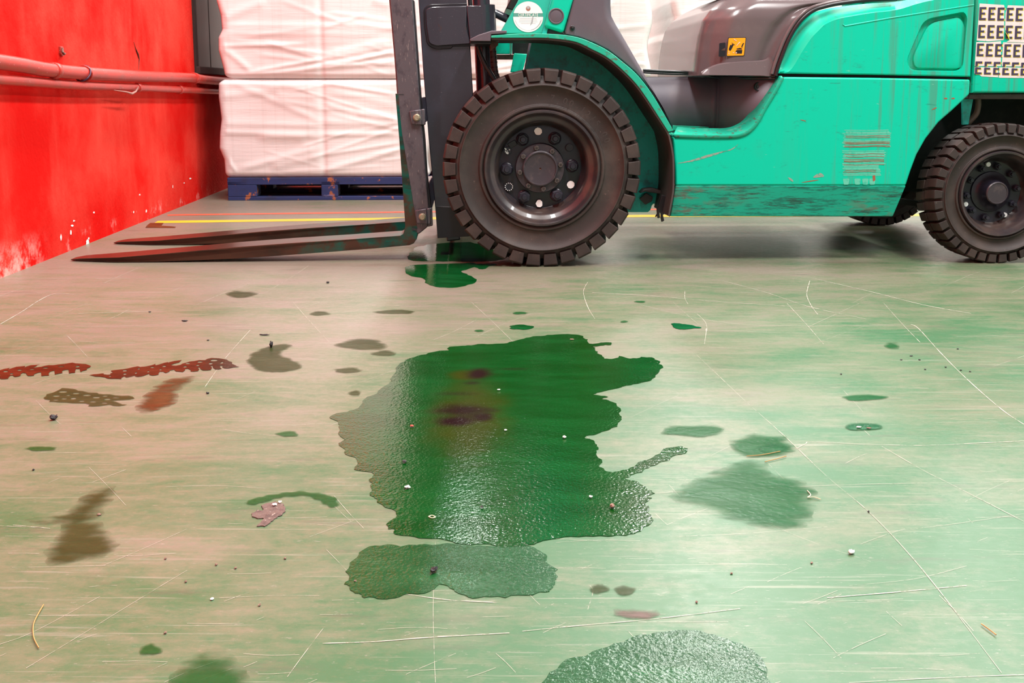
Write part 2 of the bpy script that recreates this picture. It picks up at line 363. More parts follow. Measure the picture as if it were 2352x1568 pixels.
def red_material():
    n = NT('red_painted_plaster'); x, y, z = n.xyz()
    c = n.mix(n.rng(n.noise(2.2, 6, 0.6), 0.36, 0.70), (0.66, 0.007, 0.005), (0.72, 0.050, 0.034))
    c = n.mix(n.rng(n.noise(1, 5, 0.6, n.mapped((5, 5, 0.9))), 0.50, 0.8, 0, 0.35), c, (0.78, 0.10, 0.07))
    low = n.rng(z, 0.0, 0.10, 1, 0)
    c = n.mix(n.math('MULTIPLY', low, n.rng(n.noise(6, 7, 0.7), 0.56, 0.72, 0, 0.7)), c, (0.85, 0.50, 0.45))
    c = n.mix(n.math('MULTIPLY', n.rng(z, 0.25, 0.38, 1, 0), n.rng(n.noise(20, 4, 0.6, n.mapped((1, 1, 0.6))), 0.735, 0.755, 0, 1)), c, (0.85, 0.80, 0.76))
    c = n.mix(n.math('MULTIPLY', n.math('MULTIPLY', n.rng(y, 3.62, 3.40, 0, 1), n.rng(z, 0.13, 0.02, 0, 1)), n.rng(n.noise(14, 6, 0.7), 0.40, 0.62, 0, 0.8)), c, (0.80, 0.42, 0.37))
    n.set(color=c, rough=0.8, spec=0.03)
    n.bump(n.math('ADD', n.noise(70, 5, 0.6), n.math('MULTIPLY', n.noise(9, 3), 1.5)), 0.35, 0.006)
    return n.mat
m_red = red_material()
m_redpipe = paint('red_painted_steel_pipe', (0.50, 0.035, 0.025), 0.35, [dict(scale=9, lo=0.45, hi=0.7, col=(0.34, 0.055, 0.04), amt=0.8), dict(scale=160, lo=0.70, hi=0.72, col=(0.75, 0.6, 0.58), amt=0.8, detail=2)])
wl = MB()
S0, S1, SWa, SWb, SILL, HEAD = -6.2, 9.9, wall_frame(wall_pt(444, 100))[0], 3.9, wall_frame(wall_pt(457, 166))[1], 2.5
def wall_block(sa, sb, za, zb):
    q = [wp(sa, za), wp(sb, za), wp(sb, zb), wp(sa, zb)]; wl.prism(q, -WN * 0.22)
wall_block(S0, SWa, -0.05, CEIL); wall_block(SWb, S1, -0.05, CEIL); wall_block(SWa, SWb, -0.05, SILL); wall_block(SWa, SWb, HEAD, CEIL)
struct(wl.build('wall_left', m_red, smooth=0))
m_frame = paint('dark_brown_window_metal', (0.035, 0.022, 0.020), 0.6, [dict(scale=12, stretch=(1, 1, 0.3), lo=0.5, hi=0.7, col=(0.060, 0.040, 0.036))], spec=0.1)
m_panel = paint('brown_shutter_panel', (0.048, 0.034, 0.032), 0.4, [dict(scale=14, stretch=(1, 1, 0.3), lo=0.5, hi=0.75, col=(0.075, 0.050, 0.048)), dict(scale=12, lo=0.70, hi=0.73, col=(0.20, 0.09, 0.08), amt=0.7)], spec=0.1)
wf = MB()
def wbox(mb, sa, sb, za, zb, oa, ob, m=0): mb.prism([wp(sa, za, oa), wp(sb, za, oa), wp(sb, zb, oa), wp(sa, zb, oa)], WN * (ob - oa), m)
sm = wall_frame(wall_pt(486, 80))[0]
win = bpy.data.objects.new('window_1', None); C.objects.link(win); win.location = (0, 0, 0); struct(win)
wbox(wf, SWa, SWa + 0.05, SILL, HEAD, -0.06, 0.012); wbox(wf, SWb - 0.05, SWb, SILL, HEAD, -0.06, 0.012)
wbox(wf, SWa, SWb, HEAD - 0.05, HEAD, -0.06, 0.012); wbox(wf, SWa, SWb, SILL - 0.01, SILL + 0.03, -0.06, 0.03)
wf.build('window_frame', m_frame, win, 0, 0.004)
for a, b in ((SWa + 0.05, sm - 0.006), (sm + 0.006, SWb - 0.05)):
    wpn = MB(); wbox(wpn, a, b, SILL + 0.03, HEAD - 0.05, -0.05, -0.012); wpn.build('shutter_panel', m_panel, win, 0, 0.004)
m_backwall = paint('white_painted_block_wall', (0.86, 0.84, 0.80), 0.7, [dict(scale=3, lo=0.4, hi=0.8, col=(0.76, 0.74, 0.70))])
struct(MB().box((3.3, 13.3, CEIL / 2), (12.4, 0.2, CEIL)).build('wall_back', m_backwall, smooth=0))
struct(MB().box((9.1, 5.2, CEIL / 2), (0.2, 16.4, CEIL)).build('wall_right', m_backwall, smooth=0))
m_ceiling = paint('grey_roof_sheet', (0.20, 0.205, 0.21), 0.7, [dict(scale=2, stretch=(1, 12, 1), lo=0.4, hi=0.7, col=(0.13, 0.135, 0.14))])
struct(MB().box((3.3, 5.2, CEIL + 0.1), (12.4, 16.4, 0.2)).build('ceiling', m_ceiling, smooth=0))
for i, px in enumerate((-0.35, 2.35, 5.6)):  # unseen pillars added behind the camera as dark shapes for the hood reflections
    struct(MB().box((px, -2.7, CEIL / 2), (0.42, 0.42, CEIL)).build('reflection_pillar_%d' % (i + 1), paint('grey_concrete_added_pillar', (0.16, 0.15, 0.15), 0.8), smooth=0, bevel=.02))
m_lamp = paint('white_lamp_housing', (0.8, 0.8, 0.8), 0.4)
for i, (lx, ly, k) in enumerate(LAMPS):  # housings of the added, unseen lamps
    o = MB().prism([Vector((lx + a, ly - 0.8, CEIL - b)) for a, b in ((-0.22, 0.0), (-0.30, 0.10), (-0.27, 0.12), (0.27, 0.12), (0.30, 0.10), (0.22, 0.0))], (0, 1.6, 0)).build('added_ceiling_light', m_lamp, smooth=0)
    tag(o, 'long white strip light added unseen under the warehouse roof', 'ceiling light', 'strip lights added under the roof')
# painted lines on the floor
def strip(mb, pts, w, z, m=0):
    P = [Vector((p.x, p.y, z)) for p in pts]; A, B = [], []
    for i, p in enumerate(P):
        t = (P[min(i + 1, len(P) - 1)] - P[max(i - 1, 0)]).normalized(); nn = Vector((-t.y, t.x, 0)); ww = w[i] if isinstance(w, list) else w
        A.append(p + nn * ww / 2); B.append(p - nn * ww / 2)
    mb.loft(A, B, m); return mb
m_line_y = paint('yellow_floor_paint', (0.62, 0.40, 0.02), 0.5, [dict(scale=40, lo=0.6, hi=0.7, col=(0.45, 0.40, 0.25), amt=0.6)])
m_line_o = paint('orange_red_floor_paint', (0.60, 0.09, 0.045), 0.5, [dict(scale=40, lo=0.6, hi=0.7, col=(0.5, 0.25, 0.2), amt=0.6)])
for nm, mt, pts, w in (('trim_1', m_line_y, [(358, 510), (930, 502), (1480, 496), (2085, 494)], 0.085), ('trim_2', m_line_o, [(385, 494.5), (410, 493.5), (930, 487), (1500, 481), (2085, 479)], 0.055)):
    mb = MB(); P = [floor_pt(u, v) for u, v in pts]; P.append(P[-1] + (P[-1] - P[-2]) * 1.2)
    strip(mb, P, w, 0.0007); struct(mb.build(nm, mt, smooth=0))

# ------------------------------------------------------------------ forklift
TRUCKW = 1.14
truck = thing('forklift', 'turquoise green forklift with forks tilted down to the floor beside the red wall', 'forklift', T0, YAW)
def slab(name, px, y, th, mat, bevel=0.0, rnd=0, seg=2, parent=truck, smooth=32):
    pts = tpl(px, y)
    if rnd: pts = round_poly(pts, rnd)
    return MB().prism(pts, (0, th, 0)).build(name, mat, parent, smooth, bevel, seg)
S = 682.0

def hexnut(mb, c, r, y0, h, phase=0.0, m=0):
    mb.lathe([(r * .80, y0), (r, y0 + h * .18), (r, y0 + h)], c, 6, m, capa=True, phase=phase)
def make_tyre(mb, Rr, rin, ys, yin, nb, bw):      # ys: outer face y, yin: inner face y (may run the other way for a far wheel)
    d = 1 if yin > ys else -1; w = abs(yin - ys); k = Rr / 0.334
    Y = lambda t: ys + d * t
    prof = [(rin - .012 * k, Y(w * .5)), (rin - .006 * k, Y(.035)), (rin, Y(.012)), (rin + .006 * k, Y(.006)), (rin + .013 * k, Y(.0065)), (rin + .017 * k, Y(.013)), (rin + .03 * k, Y(.0145)), (.250 * k, Y(.0125)), (.264 * k, Y(.0075)),
            (.2735 * k, Y(.001)), (.2755 * k, Y(-.0015)), (.2785 * k, Y(-.0015)), (.2805 * k, Y(.003)), (.2865 * k, Y(.005)), (.292 * k, Y(.008)), (.298 * k, Y(.014)), (.309 * k, Y(.022)),
            (.309 * k, Y(w - .022)), (.290 * k, Y(w - .006)), (.25 * k, Y(w)), (rin, Y(w - .012)), (rin - .012 * k, Y(w * .5))]
    mb.lathe(prof, (0, 0, 0), 136)
    step = 2 * math.pi / nb
    for row, (ya, yb, ph) in enumerate(((-.001, w * .46, 0.0), (w - .004, w * .54, 0.5))):
        for i in range(nb):
            a0 = (i + ph) * step; h = step * bw / 2
            def P(r, a, y): return Vector((r * math.cos(a), Y(y), r * math.sin(a)))
            sk = .5 * h * (1 if row == 0 else -1); ro, rb = Rr, .291 * k
            ys1 = ya + (.010 if row == 0 else -.010)
            vs = [P(rb, a0 - h * .92, ya), P(rb, a0 + h * .92, ya), P(ro - .006 * k, a0 + h, ya + (ys1 - ya) * .15), P(ro - .006 * k, a0 - h, ya + (ys1 - ya) * .15),
                  P(ro, a0 - h * .95, ys1), P(ro, a0 + h * .95, ys1), P(ro, a0 + h + sk, yb), P(ro, a0 - h + sk, yb), P(rb, a0 + h + sk, yb), P(rb, a0 - h + sk, yb)]
            mb.add(vs, [[0, 1, 2, 3], [3, 2, 5, 4], [4, 5, 6, 7], [7, 6, 8, 9], [1, 8, 6, 5, 2], [0, 3, 4, 7, 9]])
    return mb

# drive wheel (front)
wc = tp(1245.5, 385.5, 0.0); wc.z = 0.334
def drive_wheel(cx, cz, near=True):
    y0 = 0.0 if near else TRUCKW; d = 1 if near else -1
    Y = lambda t: d * t
    rim = MB().lathe([(.196, Y(.018)), (.1965, Y(.004)), (.193, Y(-.001)), (.187, Y(-.001)), (.182, Y(.005)), (.179, Y(.017)), (.171, Y(.024)), (.162, Y(.028)), (.1555, Y(.036)), (.1525, Y(.060)), (.148, Y(.080)), (.142, Y(.087))], n=112)
    w = rim.build('drive_wheel', m_rim, truck, 40, loc=(cx, y0, cz))
    disc = MB().lathe([(.1445, Y(.087)), (.141, Y(.089)), (.139, Y(.0885)), (.082, Y(.088)), (.080, Y(.10))], n=96)
    disc.build('wheel_disc', m_disc, w, 30)
    make_tyre(MB(), .334, .197, 0, Y(.182), 34, .80).build('tyre', m_tyre, w, 30, .0025, 2)
    if not near: return
    hx, hz = -.0030, -.0035
    hub = MB().lathe([(.084, .10), (.084, .066), (.082, .062), (.061, .0615), (.0605, .050), (.057, .047), (.054, .047), (.0525, .050), (.051, .0505), (.0035, .0505), (.0032, .056)], (hx, 0, hz), 72)
    hb = hub.build('hub', m_hub, w, 30)
    MB().lathe([(.0033, .0515), (.001, .0540)], (hx, 0, hz), 12, capb=True).build('grease_hole', m_rust, w)
    for (px, py) in ((748, 660), (866, 687), (930, 788), (904, 908), (802, 972), (685, 947), (622, 845), (648, 725)):
        a, r = math.atan2(-(py - 815), px - 776), .0705
        c = Vector((hx + r * math.cos(a), 0, hz + r * math.sin(a)))
        b = MB(); hexnut(b, c, .0098, .052, .011, a); b.lathe([(.005, .0545), (.0045, .052)], c, 12, capb=True); b.build('hub_bolt', m_bolt, w)
    for (px, py) in ((638, 605), (875, 597), (1000, 800), (890, 1015), (650, 1025), (522, 822)):
        a, r = math.atan2(-(py - 811), px - 762), .1125
        c = Vector((-.004 + r * math.cos(a), 0, -.002 + r * math.sin(a)))
        b = MB(); b.lathe([(.0225, .089), (.0225, .083), (.020, .081), (.019, .0805)], c, 24, capb=True); hexnut(b, c, .0205, .060, .021, a + .3)
        b.lathe([(.0095, .0605), (.0095, .050), (.0078, .048)], c, 16, capb=True); b.build('wheel_nut', m_disc, w)
    spots = [(752, 545, 1), (985, 933, 1), (765, 1070, 1), (978, 668, 0), (540, 950, 2), (527, 687, 3)]
    for (px, py, k) in spots:
        a, r = math.atan2(-(py - 811), px - 762), .1235
        c = Vector((-.004 + r * math.cos(a), 0, -.002 + r * math.sin(a)))
        b = MB(); b.lathe([(.0135, .089), (.0135, .080), (.0125, .079)], c, 24, capb=True)
        if k == 1:
            q = [c + Vector(((.0132 + random.uniform(-.0012, .0008)) * math.cos(t * math.pi / 11), .0787, (.0132 + random.uniform(-.0012, .0008)) * math.sin(t * math.pi / 11))) for t in range(22)]
            if py == 1070: q = [p + Vector((-.004 * max(0, math.cos(t * math.pi / 11 - .6)), 0, 0)) for t, p in enumerate(q)]
            b.add(q, [list(range(22))], 1)
        elif k == 2:
            for t in range(12): b.box(c + Vector((.0128 * math.cos(t * .53 + 1.2), .0788, .0128 * math.sin(t * .53 + 1.2))), (.003, .0006, .003), 1)
        elif k == 3:
            for t in range(9): b.box(c + Vector((random.uniform(-.009, .009), .0788, random.uniform(-.009, .009))), (random.uniform(.002, .006), .0006, random.uniform(.002, .006)), 1)
        st = b.build('stud', [m_disc, m_white], w)
        if k == 1: st['label'] = 'white painted stud end'
    # valve slot in the disc and the embossed size on the sidewall
    MB().box((.1235 * math.cos(R(141)), .0875, .1235 * math.sin(R(141))), (.030, .004, .020), 0, Matrix.Rotation(R(-30), 3, 'Y')).build('valve_slot', m_black, w, 0, .002)
    em = MB(); txt = '7.00-12/5.00'; tot = len(txt)
    for i, chx in enumerate(txt):
        vs, fs = text_geo(chx, .030); ang = R(82) - i * R(5.3); rr = .236
        pts = [Vector((rr * math.cos(ang) + (p.x * math.sin(ang) + p.y * math.cos(ang)), -.0028, rr * math.sin(ang) + (-p.x * math.cos(ang) + p.y * math.sin(ang)))) for p in vs]
        em.add(pts, fs)
    em.build('sidewall_lettering', m_tyre, w, 0, solid=.001)
    return w
drive_wheel(wc.x, wc.z, True)
drive_wheel(wc.x, wc.z, False)

# steered wheel (rear)
rp = floor_pt(2291, 605) - T0; YR = rp.dot(AY); rx = rp.dot(AX)
RR = tp(2291, 283, YR).z / 2
def steer_wheel(cx, cz, near=True):
    d = 1 if near else -1; y0 = YR if near else TRUCKW - YR; k = RR / .2415
    Y = lambda t: d * t
    rim = MB().lathe([(.1475, Y(.018)), (.148, Y(.004)), (.145, Y(-.001)), (.139, Y(0)), (.136, Y(.008)), (.130, Y(.016)), (.124, Y(.026)), (.121, Y(.05)), (.116, Y(.075)), (.108, Y(.082))], n=96)
    w = rim.build('steer_wheel', m_rim, truck, 40, loc=(cx, y0, cz))
    MB().lathe([(.112, Y(.082)), (.108, Y(.084)), (.072, Y(.084)), (.07, Y(.078)), (.06, Y(.075)), (.046, Y(.066)), (.041, Y(.05)), (.0385, Y(.040))], n=72).build('wheel_disc', m_disc, w, 40)
    make_tyre(MB(), RR, .1485, 0, Y(.150), 38, .76).build('tyre', m_tyre, w, 30, .0025, 2)
    if not near: return
    MB().lathe([(.0385, .044), (.039, .034), (.036, .031), (.034, .0315), (.0335, .033)], n=48, capb=True).build('hub', m_hub, w, 30)
    for i in range(10):
        a = R(8 + 36 * i); c = Vector((.090 * math.cos(a), 0, .090 * math.sin(a))); b = MB()
        hexnut(b, c, .0125, .066, .018, a); b.lathe([(.006, .066), (.006, .056)], c, 12, capb=True); b.build('wheel_nut', m_disc, w)
    for a in (100, 206, 304):
        b = MB(); c = Vector((.098 * math.cos(R(a)), 0, .098 * math.sin(R(a)))); b.lathe([(.008, .084), (.008, .074)], c, 16, capb=True); b.build('stud', m_white, w)
steer_wheel(rx, RR, True); steer_wheel(rx, RR, False)

# mudguard over the drive wheel
LIP_T = [(1128, 81.6), (1160, 79), (1200, 77), (1245, 77), (1294, 80), (1330.6, 86.7), (1365, 100), (1396, 116), (1426.5, 139), (1457, 165), (1477.5, 188), (1498, 216), (1518, 249), (1547, 300)]
LIP_B = [(1128, 87), (1160, 87), (1200, 87), (1243, 87), (1284, 90), (1324.5, 97), (1361, 114), (1390, 129), (1416, 148.5), (1445, 175.5), (1466, 199), (1486, 227), (1508, 261), (1535, 303)]
lt, lb = smooth_curve(tpl(LIP_T, 0.0), 5), smooth_curve(tpl(LIP_B, 0.0), 5)
MB().prism(lt + lb[::-1], (0, 0.27, 0)).build('mudguard', m_green_worn, truck, 40, 0.0015)
LNR = LIP_B + [(1541, 320), (1547, 350), (1549, 376), (1549, 428), (1546, 455), (1538, 497)]
a = smooth_curve(tpl(LNR, 0.004), 5); cc = Vector((wc.x, 0, wc.z)); b = [p + (Vector((cc.x, p.y, cc.z)) - p).normalized() * .006 for p in a]
m_liner = paint('grimy_shaded_mudguard_underside', (0.060, 0.050, 0.046), 0.6, [dict(scale=18, lo=0.5, hi=0.7, col=(0.035, 0.026, 0.022), amt=0.8), dict(scale=240, lo=0.72, hi=0.74, col=(0.35, 0.3, 0.27), amt=0.7, detail=2)])
MB().prism(a + b[::-1], (0, 0.262, 0)).build('mudguard_liner', m_liner, truck, 40)  # liner colour holds real grime and the shade of the underside
slab('wheel_arch_panel', [(1222, 92), (1209, 156), (1180, 250), (1150, 300), (1150, 487), (1488, 487), (1494, 482), (1497, 472), (1500, 468), (1510, 467), (1512, 460), (1530, 440), (1545, 420), (1540, 340), (1525, 280), (1490, 215), (1455, 165), (1400, 108), (1330, 94)], 0.262, 0.006, m_teal)
# clods and the ragged rubber flap behind the wheel
slab('rubber_flap', [(1512, 471), (1513, 475), (1509, 480), (1509.5, 492), (1505, 497.5), (1507, 498.5), (1510, 496), (1511, 501.6), (1516.5, 500), (1515, 488), (1518, 490), (1518, 500), (1520, 510), (1526, 506.7), (1523, 494), (1525.5, 491), (1539.5, 498), (1543, 468), (1536, 452), (1520, 447), (1516, 460)], 0.10, 0.012, m_black, 0.003)
slab('bracket_plate', [(1470, 444), (1482, 440), (1520, 446), (1532, 448), (1528, 440), (1500, 432), (1480, 434)], 0.20, 0.05, m_liner, 0.003)
slab('mounting_bolt_plate', [(1469, 456), (1484, 443), (1500, 452), (1498, 462), (1483, 470), (1476, 464)], 0.235, 0.01, m_liner, 0.002)
slab('rubber_guard', [(1079, 90), (1099, 80), (1129, 70.5), (1164, 70), (1164, 76.5), (1128, 79), (1127, 94.5), (1080, 94.5)], -0.002, 0.26, m_grey, 0.002)
slab('guard_backing', [(1079, 95.5), (1128, 96), (1128, 101), (1079, 101)], 0.02, 0.20, m_black, 0.002)
slab('guard_bracket', [(1124, 90), (1146, 92), (1144, 104), (1132, 114), (1127, 118), (1126, 108)], 0.10, 0.02, m_rust, 0.002)
bb = MB(); c0 = tp(1142, 93, 0.09); bb.lathe([(.006, -.004), (.007, 0), (.007, .012)], c0, 6, capa=True); bb.build('bracket_bolt', m_bolt, truck)

# cowl, overhead-guard legs
CWL = [(1300, 79), (1331, 85.5), (1366, 98.5), (1397, 114.5), (1427.5, 137.5), (1458, 163.5), (1479, 187), (1500, 215), (1520, 248), (1543, 288), (1500, 205), (1475.5, 163.5), (1435, 92), (1412, 53), (1404, 37), (1402, 15), (1402, 0), (1400, -60), (1332, -60), (1315, 0), (1296, 73)]
cwr = [.004] * 7 + [.004, .004, .003, .006, .012, .022, .028, .030, .030, .030, .03, .01, .012, .012]
cwp = [tp(u, v, .045 + r) for (u, v), r in zip(CWL, cwr)]
mb = MB(); pillow(mb, [(p.x, p.z) for p in cwp], cwr, .045, .20, K=7); mb.build('cowl_panel', m_grey, truck, 45)
slab('cowl_backing', [(1302, 73), (1331, 86.5), (1366, 100), (1397, 116), (1427.5, 139), (1458, 165), (1479, 188), (1500, 216), (1520, 249), (1546, 298), (1500, 212), (1470, 160), (1430, 92), (1400, 37), (1398, 0), (1398, -60), (1334, -60), (1317, 0)], 0.06, 0.20, m_grey, 0.003)
bb = MB(); c0 = tp(1314.5, 64.5, .045); bb.lathe([(.0085, .004), (.0085, -.003), (.007, -.004), (.005, -.004), (.004, -.010), (.002, -.012)], c0, 20, capb=True); bb.build('panel_screw', m_black, truck)
leg = slab('guard_leg', [(1152, 69), (1155, 77.5), (1246, 77.5), (1269, -5), (1345, -250), (1400, -430), (1352, -440), (1300, -270), (1191, 0)], 0.060, 0.05, paint('pale_green_leg_paint', (0.02, 0.49, 0.36), 0.3, [dict(scale=26, stretch=(1, 1, 0.3), lo=0.58, hi=0.72, col=(0.0, 0.36, 0.25), amt=0.6), dict(scale=150, lo=0.70, hi=0.74, col=(0.03, 0.12, 0.10), amt=0.7, detail=3)]), 0.003)
slab('guard_post', [(1352, -440), (1420, -800), (1440, -830), (1482, -830), (1470, -800), (1400, -430)], 0.060, 0.05, m_green, 0.003)
lg2 = slab('leg_cover', [(1249.5, 61), (1292.5, 75.5), (1296, 70), (1317, -2), (1340, -90), (1294, -90), (1269, -2)], 0.040, 0.07, m_green, 0.010, seg=4)
bb = MB(); c0 = tp(1277.5, 37, .040); bb.lathe([(.0262, .002), (.0265, -.001), (.0245, -.0035), (.022, -.003), (.021, -.001), (.019, -.0015)], c0, 40, capb=True); bb.build('plug_cap', m_grey, lg2); bb = None
slab('leg_gap_filler', [(1250, 61), (1293, 75.5), (1296, 79), (1244, 77.5)], 0.075, 0.02, m_grey)
slab('cowl_frame', [(1244, 78), (1252, 50), (1275, -40), (1290, -40), (1262, 50), (1256, 78)], 0.052, 0.02, m_teal, 0.002)
# round inspection sticker
ck = MB(); cc0 = tp(1213.2, 38.7, .0585); rr = 34.0 / S * 1.005
def disc_pts(r, y, a0=0, a1=360, n=48):
    return [cc0 + Vector((r * math.cos(R(a0 + (a1 - a0) * i / n)), y, r * math.sin(R(a0 + (a1 - a0) * i / n)))) for i in range(n + (a1 - a0 < 360))]
ck.flat(disc_pts(rr, 0, 14, 166)); ck.flat(disc_pts(rr, 0, 180, 360))
ck.flat([cc0 + Vector((x * rr, .0003, z * rr)) for x, z in ((-.95, .255), (.95, .255), (.99, -.01), (-.99, -.01))], 2)
vs, fs = text_geo('CERTIFICATE', rr * .235); tw = max(p.x for p in vs); th = max(p.y for p in vs); ck.add([cc0 + Vector((p.x / tw * rr * .66, -.0003, p.y / th * rr * .125 + rr * .122)) for p in vs], fs, 0)
o5 = cc0 + Vector((0, 0, rr * .54)); ck.flat([o5 + Vector((rr * .155 * math.cos(R(i * 15)), -.0002, rr * .165 * math.sin(R(i * 15)))) for i in range(24)], 3)
ck.flat([o5 + Vector((rr * .10 * math.cos(R(i * 15)), -.0003, rr * (.06 + .09 * math.sin(R(i * 15))))) for i in range(24)], 4)
for zz, xx in ((-.10, .55), (-.20, .6), (-.32, .62), (-.42, .5)): ck.flat([cc0 + Vector((x * rr, -.0002, z * rr)) for x, z in ((-xx, zz), (xx, zz), (xx, zz - .022), (-xx, zz - .022))], 4)
for i in range(46):
    aa = 195 + i * 3.3
    p = [Vector((r0 * rr * math.cos(R(aa + q)), -.0002, r0 * rr * math.sin(R(aa + q)))) for r0, q in ((.86, 0), (.86, 1.6), (.91, 1.6), (.91, 0))]
    ck.flat([cc0 + v for v in p], 5 if i > 26 else 4)
ck.flat([cc0 + Vector((x * rr, -.0004, z * rr)) for x, z in ((.36, .02), (.33, -.2), (.30, -.4), (.12, -.6), (.2, -.3), (.27, -.02))], 4)
ck.build('inspection_sticker', [m_cert, m_pale_green, paint('grey_green_print', (0.10, 0.34, 0.28), 0.4), m_brown_ink, m_grey_ink, m_ink], leg, 0, merge=False)['label'] = 'round white inspection sticker with a green band'
# bits seen in the gap between mast and cowl
slab('frame_bracket', [(1136, 97), (1172, 97), (1172, 124), (1139, 124)], 0.50, 0.03, m_green, 0.002)
slab('frame_crossbar', [(1139, 125), (1181, 125), (1181, 136), (1139, 136)], 0.45, 0.05, m_rust, 0.002)
slab('frame_rib', [(1172, 97), (1177, 97), (1176, 124), (1172, 124)], 0.42, 0.05, m_pale_green, 0.002)
slab('frame_shadow_plate', [(1177, 96), (1216, 96), (1212, 124), (1177, 124)], 0.46, 0.02, m_void)  # black sheet painting the shade of the open gap
slab('frame_post', [(1181, 122), (1211, 124), (1200, 166), (1172, 166)], 0.36, 0.02, m_green, 0.003)
slab('arch_edge_flange', [(1216, 96), (1222, 97), (1209, 158), (1203, 166)], 0.30, 0.02, m_grey, 0.002)
MB().tube([tp(1128, 26, .36), tp(1200, 60, .36)], .015, 18).build('tilt_cylinder', m_mast, truck, 50)
slab('dash_box', [(1162, 19), (1172, 0), (1180, -60), (1230, -60), (1190, 22), (1183, 25)], 0.30, 0.30, m_black, 0.004)

# hood, floor-edge seal, step well
zt, zb = tp(1700, 175.5, .06).z, tp(1700, 318, .06).z
xa, xb, xc = tp(1470, 240, .27).x, tp(1632, 240, .27).x, tp(1800, 200, .055).x
prof = [Vector((xa, .27, 0)), Vector(((xa + xb) / 2, .27, 0)), Vector((xb, .27, 0))] + [Vector((xb + .02 + (xc - xb - .02) * (1 - math.cos(R(a))), .245 - .19 * math.sin(R(a)) ** 1.4, 0)) for a in range(6, 91, 7)]
prof = smooth_curve(prof, 8)
def plan_y(x):
    if x <= prof[0].x: return prof[0].y
    for a, b in zip(prof, prof[1:]):
        if x <= b.x: return a.y + (b.y - a.y) * (x - a.x) / max(b.x - a.x, 1e-6)
    return prof[-1].y
def on_plan(u, v, dy=0.0):
    y = .1
    for _ in range(12): p = tp(u, v, y); y = y * .4 + .6 * (plan_y(p.x) + dy)
    return tp(u, v, y)
# hood: horizontal sections, each running from the seal along the near side, round the front corner and back
HR, HY = .12, .066
LT = [(p.z, p.x) for p in tpl([(1515, 190), (1516.5, 164), (1519.6, 130.6), (1525, 98), (1533, 70), (1548, 50), (1573, 31), (1613, 12), (1645, 0), (1720, -14), (1800, -22)], .80)]
RT = [(p.z, p.x) for p in tpl([(1781, 190), (1781, 174), (1789, 147), (1809, 96), (1830, 59), (1850, 37), (1870, 23), (1891, 15.5), (1925, 8), (2060, -4), (2080, -60)], HY)]
def table(T, z):
    if z <= T[0][0]: return T[0][1]
    for (a, xa_), (b, xb_) in zip(T, T[1:]):
        if z <= b: return xa_ + (xb_ - xa_) * (z - a) / max(b - a, 1e-6)
    return T[-1][1]
z_lo, z_hi = tp(1700, 173, HY).z, tp(1700, -30, HY).z
def flute(x, z): return .012 * math.exp(-((table(RT, z) - x - .055) / .026) ** 2)
mb = MB(); secs = []
for k in range(49):
    z = z_lo + (z_hi - z_lo) * k / 48; t = max(0, (z - z_hi + .11) / .11); lean = .11 * (1 - math.sqrt(max(0, 1 - t * t)))
    xl, xr = table(LT, z), table(RT, z); y0 = HY + lean; row = [Vector((xr, y0 + .04, z)), Vector((xr, y0 + .010, z)), Vector((xr - .004, y0 + .003, z))]
    row += [Vector((x, y0 + flute(x, z), z)) for x in [xr - .012 + (xl + HR - xr + .012) * q / 29 for q in range(30)]]
    row += [Vector((xl + HR - HR * math.sin(R(a)), y0 + HR * (1 - math.cos(R(a))), z)) for a in range(6, 91, 6)]
    row += [Vector((xl, y0 + HR + (.85 - y0 - HR) * q / 6, z)) for q in range(1, 7)]
    secs.append(row)
for A, B in zip(secs, secs[1:]): mb.loft(A, B)
mb.add(secs[-1], [list(range(len(secs[-1])))]); mb.add(secs[0], [list(range(len(secs[0])))])
hood = mb.build('engine_hood', m_hood, truck, 60)
# moulded skirt along the hood foot
sk_t = smooth_curve([tp(u, v, HY - .008) for u, v in [(1612, 168), (1630, 157), (1656, 148), (1700, 143), (1748, 141), (1764, 136), (1769, 130)]], 5)
sk_b = smooth_curve([tp(u, v, HY - .016) for u, v in [(1612, 171), (1630, 172), (1654, 172.5), (1700, 173), (1748, 173.5), (1772, 173), (1779, 148)]], 5)
top_in = [Vector((p.x, HY + .004, p.z + .004)) for p in sk_t]
MB().loft(top_in, sk_t).loft(sk_t, sk_b).loft(sk_b, [Vector((p.x, p.y + .05, p.z)) for p in sk_b]).build('hood_skirt', m_hood, truck, 50)
seal = smooth_curve(tpl([(1781, 174), (1789, 147), (1809, 96), (1830, 59), (1850, 37), (1870.6, 23), (1891, 16), (1925, 8.5), (1990, 1), (2060, -3)], .040), 5)
MB().tube(seal, .0072, 8).build('hood_seal', m_black, truck, 60)
seal2 = [p + Vector((-.011, .004, .006)) for p in seal]
MB().tube(seal2, .0065, 8).build('hood_rim', m_hood, truck, 60)
fs_ = smooth_curve([on_plan(u, v, -.012) for u, v in [(1477, 161), (1520, 163.5), (1580, 166), (1620, 169), (1652, 173.2), (1720, 174.3), (1781, 174.5)]], 4)
MB().tube(fs_, .0052, 8).tube([p + Vector((0, 0, -.008)) for p in fs_], .004, 8).build('floor_edge_seal', m_black, truck, 60)
def onhood(px, d): return [tp(u, v, HY - d) for u, v in px]
k = MB(); k.flat(round_poly(onhood([(1652, 99), (1666.5, 97.6), (1665.5, 128.6), (1650.6, 130.6)], .0012), .004)); k.flat(onhood([(1655, 116), (1666, 109), (1665.5, 116)], .0018), 1)
k.build('black_sticker', [m_black_ink, m_rust], hood, 0, merge=False)
k = MB()
def zp(cx, cy): return (1640 + cx / 26.14, 80 + cy / 26.14)
def zs(pts, d, m): k.flat(onhood([zp(*p) for p in pts], .0022 + d), m)
